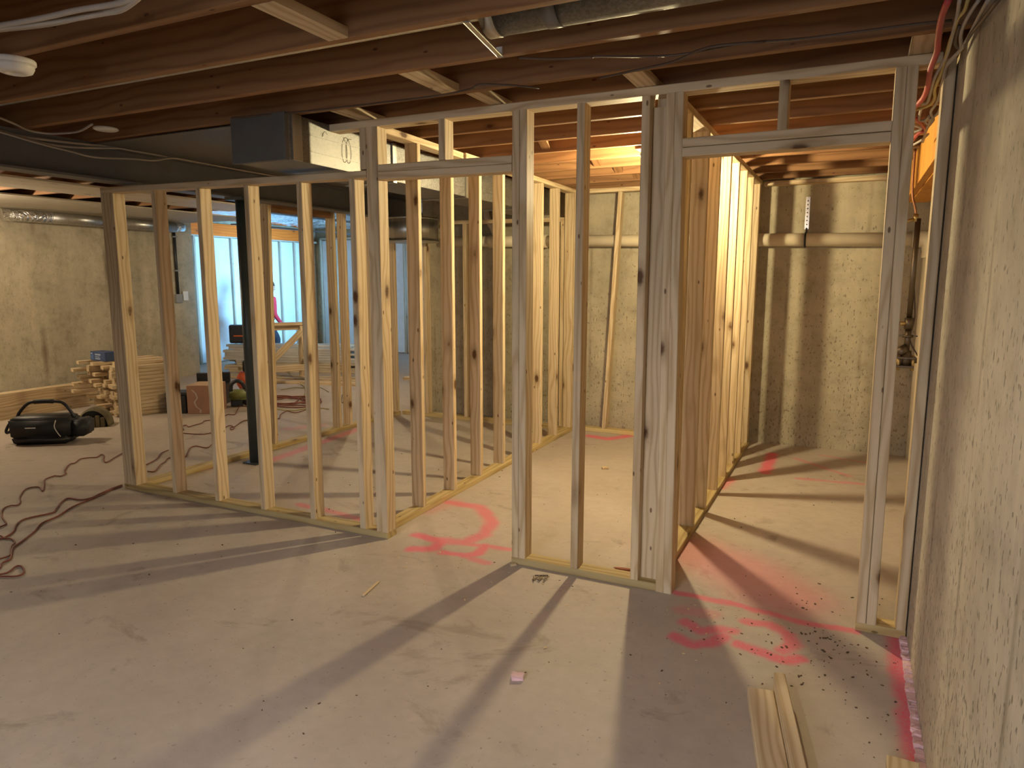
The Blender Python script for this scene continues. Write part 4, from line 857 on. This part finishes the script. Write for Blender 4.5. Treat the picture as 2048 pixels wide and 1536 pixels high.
# facing the bay wall, bent forward at the hips; x forward is negative
body = skin('body', [(pp(0.08, 0, 0.76), 0.13), (pp(0.02, 0, 0.93), 0.14), (pp(-0.04, 0, 1.10), (0.15, 0.13)), (pp(-0.08, 0, 1.21), 0.075), (pp(-0.11, 0, 1.27), 0.055),
    (pp(0.05, 0.1, 0.70), 0.095), (pp(-0.18, 0.12, 0.42), 0.065), (pp(0.02, 0.11, 0.09), 0.045), (pp(-0.10, 0.11, 0.03), 0.04),
    (pp(0.05, -0.1, 0.70), 0.095), (pp(-0.18, -0.12, 0.42), 0.065), (pp(0.0, -0.11, 0.09), 0.045), (pp(-0.12, -0.11, 0.03), 0.04),
    (pp(-0.06, 0.19, 1.14), 0.06), (pp(-0.02, 0.24, 0.88), 0.045), (pp(-0.20, 0.18, 0.74), 0.035), (pp(-0.25, 0.16, 0.71), 0.032),
    (pp(-0.06, -0.19, 1.14), 0.06), (pp(-0.02, -0.24, 0.88), 0.045), (pp(-0.20, -0.18, 0.74), 0.035), (pp(-0.25, -0.16, 0.71), 0.032)],
    [(0, 1), (1, 2), (2, 3), (3, 4), (0, 5), (5, 6), (6, 7), (7, 8), (0, 9), (9, 10), (10, 11), (11, 12), (2, 13), (13, 14), (14, 15), (15, 16), (2, 17), (17, 18), (18, 19), (19, 20)], REDC, pe)
me = body.data
def cloth(name, verts, edges, mat): return skin(name, verts, edges, mat, pe)
cloth('trousers', [(pp(0.08, 0, 0.77), 0.14), (pp(0.05, 0.1, 0.70), 0.108), (pp(-0.18, 0.12, 0.42), 0.078), (pp(0.02, 0.11, 0.08), 0.065), (pp(0.05, -0.1, 0.70), 0.108), (pp(-0.18, -0.12, 0.42), 0.078), (pp(0.0, -0.11, 0.08), 0.065)],
      [(0, 1), (1, 2), (2, 3), (0, 4), (4, 5), (5, 6)], DENIM)
hx0, hz0 = 0.19, -0.05
hd = bmesh.new(); bmesh.ops.create_uvsphere(hd, u_segments=20, v_segments=14, radius=0.1, matrix=Matrix.Translation(pp(-0.35+hx0, 0, 1.40+hz0)) @ Matrix.Rotation(-0.5, 4, 'X') @ Matrix.Diagonal((0.78, 0.98, 1.16, 1)))
head = from_bm('head', hd, SKIN, pe, smooth=True)
cyl('nose', pp(-0.44+hx0, 0, 1.37+hz0), pp(-0.47+hx0, 0, 1.35+hz0), 0.016, SKIN, head, r2=0.01)
for s in (-1, 1):
    hb = bmesh.new(); bmesh.ops.create_uvsphere(hb, u_segments=10, v_segments=8, radius=0.011, matrix=Matrix.Translation(pp(-0.437+hx0, 0.032*s, 1.395+hz0))); from_bm('eye', hb, BLACKP, head)
    hb = bmesh.new(); bmesh.ops.create_uvsphere(hb, u_segments=10, v_segments=8, radius=0.026, matrix=Matrix.Translation(pp(-0.33+hx0, 0.078*s, 1.39+hz0)) @ Matrix.Diagonal((0.4, 0.8, 1.1, 1))); from_bm('ear', hb, SKIN, head, smooth=True)
box('mouth', (px-0.02, py+0.42-hx0, 1.322+hz0), (px+0.02, py+0.432-hx0, 1.329+hz0), plain('lips', (0.4, 0.15, 0.12), 0.6), head)
hb = bmesh.new(); bmesh.ops.create_uvsphere(hb, u_segments=20, v_segments=14, radius=0.105, matrix=Matrix.Translation(pp(-0.335+hx0, 0, 1.415+hz0)) @ Matrix.Diagonal((0.82, 0.98, 1.1, 1)))
for v in list(hb.verts):
    if v.co.z < 1.40+hz0 and v.co.y > py+0.33-hx0 or v.co.z < 1.36+hz0: hb.verts.remove(v)
from_bm('hair', hb, HAIR, pe, smooth=True)
for s in (-1, 1):
    hx, hy, hz = -0.25, 0.16*s, 0.71
    hv = [(pp(hx+0.02, hy, hz), 0.03), (pp(hx-0.05, hy, hz-0.03), (0.036, 0.018))]; he = [(0, 1)]
    for i in range(4):
        b0 = len(hv); dy = (i-1.5)*0.019; L = (0.9, 1.0, 0.95, 0.75)[i]
        hv += [(pp(hx-0.08, hy+dy, hz-0.04), 0.0095), (pp(hx-0.08-0.035*L, hy+dy, hz-0.06), 0.009), (pp(hx-0.08-0.05*L, hy+dy, hz-0.09), 0.008)]
        he += [(1, b0), (b0, b0+1), (b0+1, b0+2)]
    b0 = len(hv); hv += [(pp(hx-0.03, hy-0.04*s, hz-0.03), 0.011), (pp(hx-0.065, hy-0.055*s, hz-0.055), 0.009)]; he += [(0, b0), (b0, b0+1)]
    skin('hand', hv, he, SKIN, pe, 0, 1)
    taper('shoe', 0.1, 0.085, 0.27, 0.2, 0.0, 0.09, BLACK, pe, Matrix.Translation(pp((-0.03 if s > 0 else -0.05), 0.11*s, 0)), 0, 0, 0.025)

# ------------------------------------------------------------------ cords on the floor
Cd = DATA['cords']
def cord(k, r, m, label): return tag(tube('extension_cord', Cd[k], r*0.8, m, None, 7, 4), label, 'cord')
cord('a', 0.006, CORD, 'kinked red cord zigzagging across the floor left of the corner stud')
cord('b', 0.007, CORD, 'red cord making a raised bend on the floor left of the corner stud')
cord('c', 0.007, CORD, 'red cord running straight from the wall corner to the left edge')
cord('d', 0.006, CORD, 'red cord loop lying nearest the lower left edge')
cord('d2', 0.006, CORD, 'tangled red cord bunch at the left edge of the floor')
cord('e', 0.006, CORD, 'wavy red cord crossing the floor in front of the cardboard box')
cord('f', 0.006, CORD, 'red cord with one round loop beside the steel column foot')
cord('h', 0.006, CORDY, 'dark cord lying straight on the floor inside the far doorway')
cord('i', 0.006, CORD, 'brown cord arching on the floor behind the steel column')
cord('j', 0.008, CORDY, 'yellow-green cord trailing from the saw horse')
cord('k', 0.007, CABLEK, 'small black cord loop on the floor between the far studs')
cord('l', 0.006, CORDY, 'yellow-green cord lying between the saw horse and the far studs')
cord('n', 0.006, CORD, 'red cord seen between the corner stud and the next stud')
cord('o', 0.006, CORD, 'red cord curling over the far wall plate between the front studs')
cx, cy, cz = Cd['coil']; rs = random.Random(5); pts = []
for t in range(90):
    a = t*0.42; rr = 0.30+0.10*math.sin(t*0.37)+rs.uniform(-0.03, 0.03)
    pts.append((cx+rr*1.15*math.cos(a)+0.1*math.sin(t*0.1), cy+rr*0.8*math.sin(a), 0.008+0.018*(0.5+0.5*math.sin(t*1.1))))
tag(tube('extension_cord', pts, 0.007, CORD, None, 7, 2), 'heaped red cord coil on the floor before the saw horse', 'cord')

# ------------------------------------------------------------------ small litter and the foam strip
fs = empty('foam_strip', (0.29, -0.6, 0), 'crumbly pale pink foam strip in the joint along the right wall', 'foam strip')
rs = random.Random(21)
for k in range(46):
    y = 0.0-0.034*k; L = rs.uniform(0.024, 0.036)
    bm = bmesh.new(); add_box(bm, (0.279+rs.uniform(-0.003, 0.003), y-L, 0.0), (0.3045, y, rs.uniform(0.008, 0.019)))
    bmesh.ops.subdivide_edges(bm, edges=list(bm.edges), cuts=1, use_grid_fill=True)
    for v in bm.verts:
        if v.co.z > 0.002 and v.co.x < 0.303: v.co += Vector((rs.uniform(-0.004, 0.003), rs.uniform(-0.003, 0.003), rs.uniform(-0.004, 0.004)))
    from_bm('chunk', bm, PINK, fs)
def chunk(name, x, y, sx, sy, sz, rz, mat, label, cat):
    bm = bmesh.new(); add_box(bm, (-sx/2, -sy/2, 0), (sx/2, sy/2, sz)); bmesh.ops.subdivide_edges(bm, edges=list(bm.edges), cuts=1, use_grid_fill=True)
    r = random.Random(int((x+9)*1000))
    for v in bm.verts: v.co.x *= 1+r.uniform(-0.25, 0.15); v.co.y *= 1+r.uniform(-0.25, 0.15); v.co.z *= 1+r.uniform(-0.3, 0.0)
    return tag(from_bm(name, bm, mat, None, M_at((x, y, 0), 0, rz)), label, cat)
tag(board('wood_splinter', (-1.992, -0.657, 0.006), (-2.021, -0.50, 0.006), 0.014, 0.008, (1, 0, 0), CHIP), 'long pale wood splinter on the floor below the left doorway', 'splinter')
chunk('foam_crumb', -1.039, -0.963, 0.045, 0.035, 0.022, 0.4, PINK, 'small pink foam crumb on the open floor in front', 'foam crumb')
chunk('wood_block', -1.667, 2.002, 0.05, 0.04, 0.02, 0.6, CHIP, 'small pale wood block on the middle room floor', 'block')
chunk('wood_scrap', -1.51, -0.02, 0.035, 0.02, 0.012, 0.8, CHIP, 'tiny pale wood scrap at the foot of the doorway stud', 'wood scrap')
chunk('wood_scrap', -0.97, 0.17, 0.09, 0.018, 0.014, 0.25, plain('reddish_bark', (0.30, 0.10, 0.05), 0.8), 'reddish bark sliver behind the short bottom plate', 'wood scrap')
nb = empty('nail_strip', (-1.31, -0.12, 0), 'small dark bunch of collated nails on the floor by the short bottom plate', 'nails')
for k in range(8):
    a = -0.022+0.006*k; M = Matrix.Translation((-1.31, -0.125, 0.008)) @ Matrix.Rotation(0.45, 4, 'Z')
    bm = bmesh.new(); add_cyl(bm, (a*1.4-0.012*(k % 3), -0.026+0.009*(k % 3), 0), (a*1.4+0.006*(k % 4), 0.024-0.006*(k % 2), 0.004), 0.0028, n=6); add_cyl(bm, (a*1.4+0.01, 0.024, 0.004), (a*1.4+0.0105, 0.027, 0.004), 0.005, n=8)
    from_bm('nail', bm, DARKM, nb, M)
def scatter(name, n, region, smin, smax, mat, label, seed, flat=0.5):
    bm = bmesh.new(); r = random.Random(seed)
    for _ in range(n):
        x, y = region(r); s = r.uniform(smin, smax)*r.uniform(0.4, 1.0); L = s*r.uniform(1.0, 2.6); a = r.uniform(0, PI)
        q = bmesh.ops.create_cube(bm, size=1.0, matrix=Matrix.Translation((x, y, s*flat/2)) @ Matrix.Rotation(a, 4, 'Z') @ Matrix.Diagonal((L, s, s*flat, 1)))
        for v in q['verts']: v.co.x += r.uniform(-0.2, 0.2)*s; v.co.y += r.uniform(-0.2, 0.2)*s
    return tag(from_bm(name, bm, mat), label, 'debris', kind='stuff')
def reg_r(r):
    t = r.random(); return (r.gauss(0.02, 0.17) if t < 0.75 else r.uniform(-0.6, 0.25), r.gauss(-0.25, 0.35))
def clipx(f):
    def g(r):
        while True:
            x, y = f(r)
            if x < 0.27 and not (-0.02 < y < 0.11) and not (-0.3 < x < 0.1 and y < -0.62): return x, y
    return g
scatter('dirt_crumbs', 170, clipx(reg_r), 0.003, 0.0075, DIRT, 'brown dirt crumbs scattered in the right doorway and along the right wall', 1)
scatter('sawdust_chips', 170, clipx(lambda r: (r.uniform(-2.4, 0.2), r.gauss(-0.1, 0.25))), 0.003, 0.008, CHIP, 'pale wood chips scattered in front of the stud wall', 2)
scatter('floor_grit', 260, clipx(lambda r: (r.uniform(-4.5, 0.2), r.uniform(-1.6, 3.0))), 0.002, 0.007, DIRT, 'fine dark grit over the open concrete floor', 3)
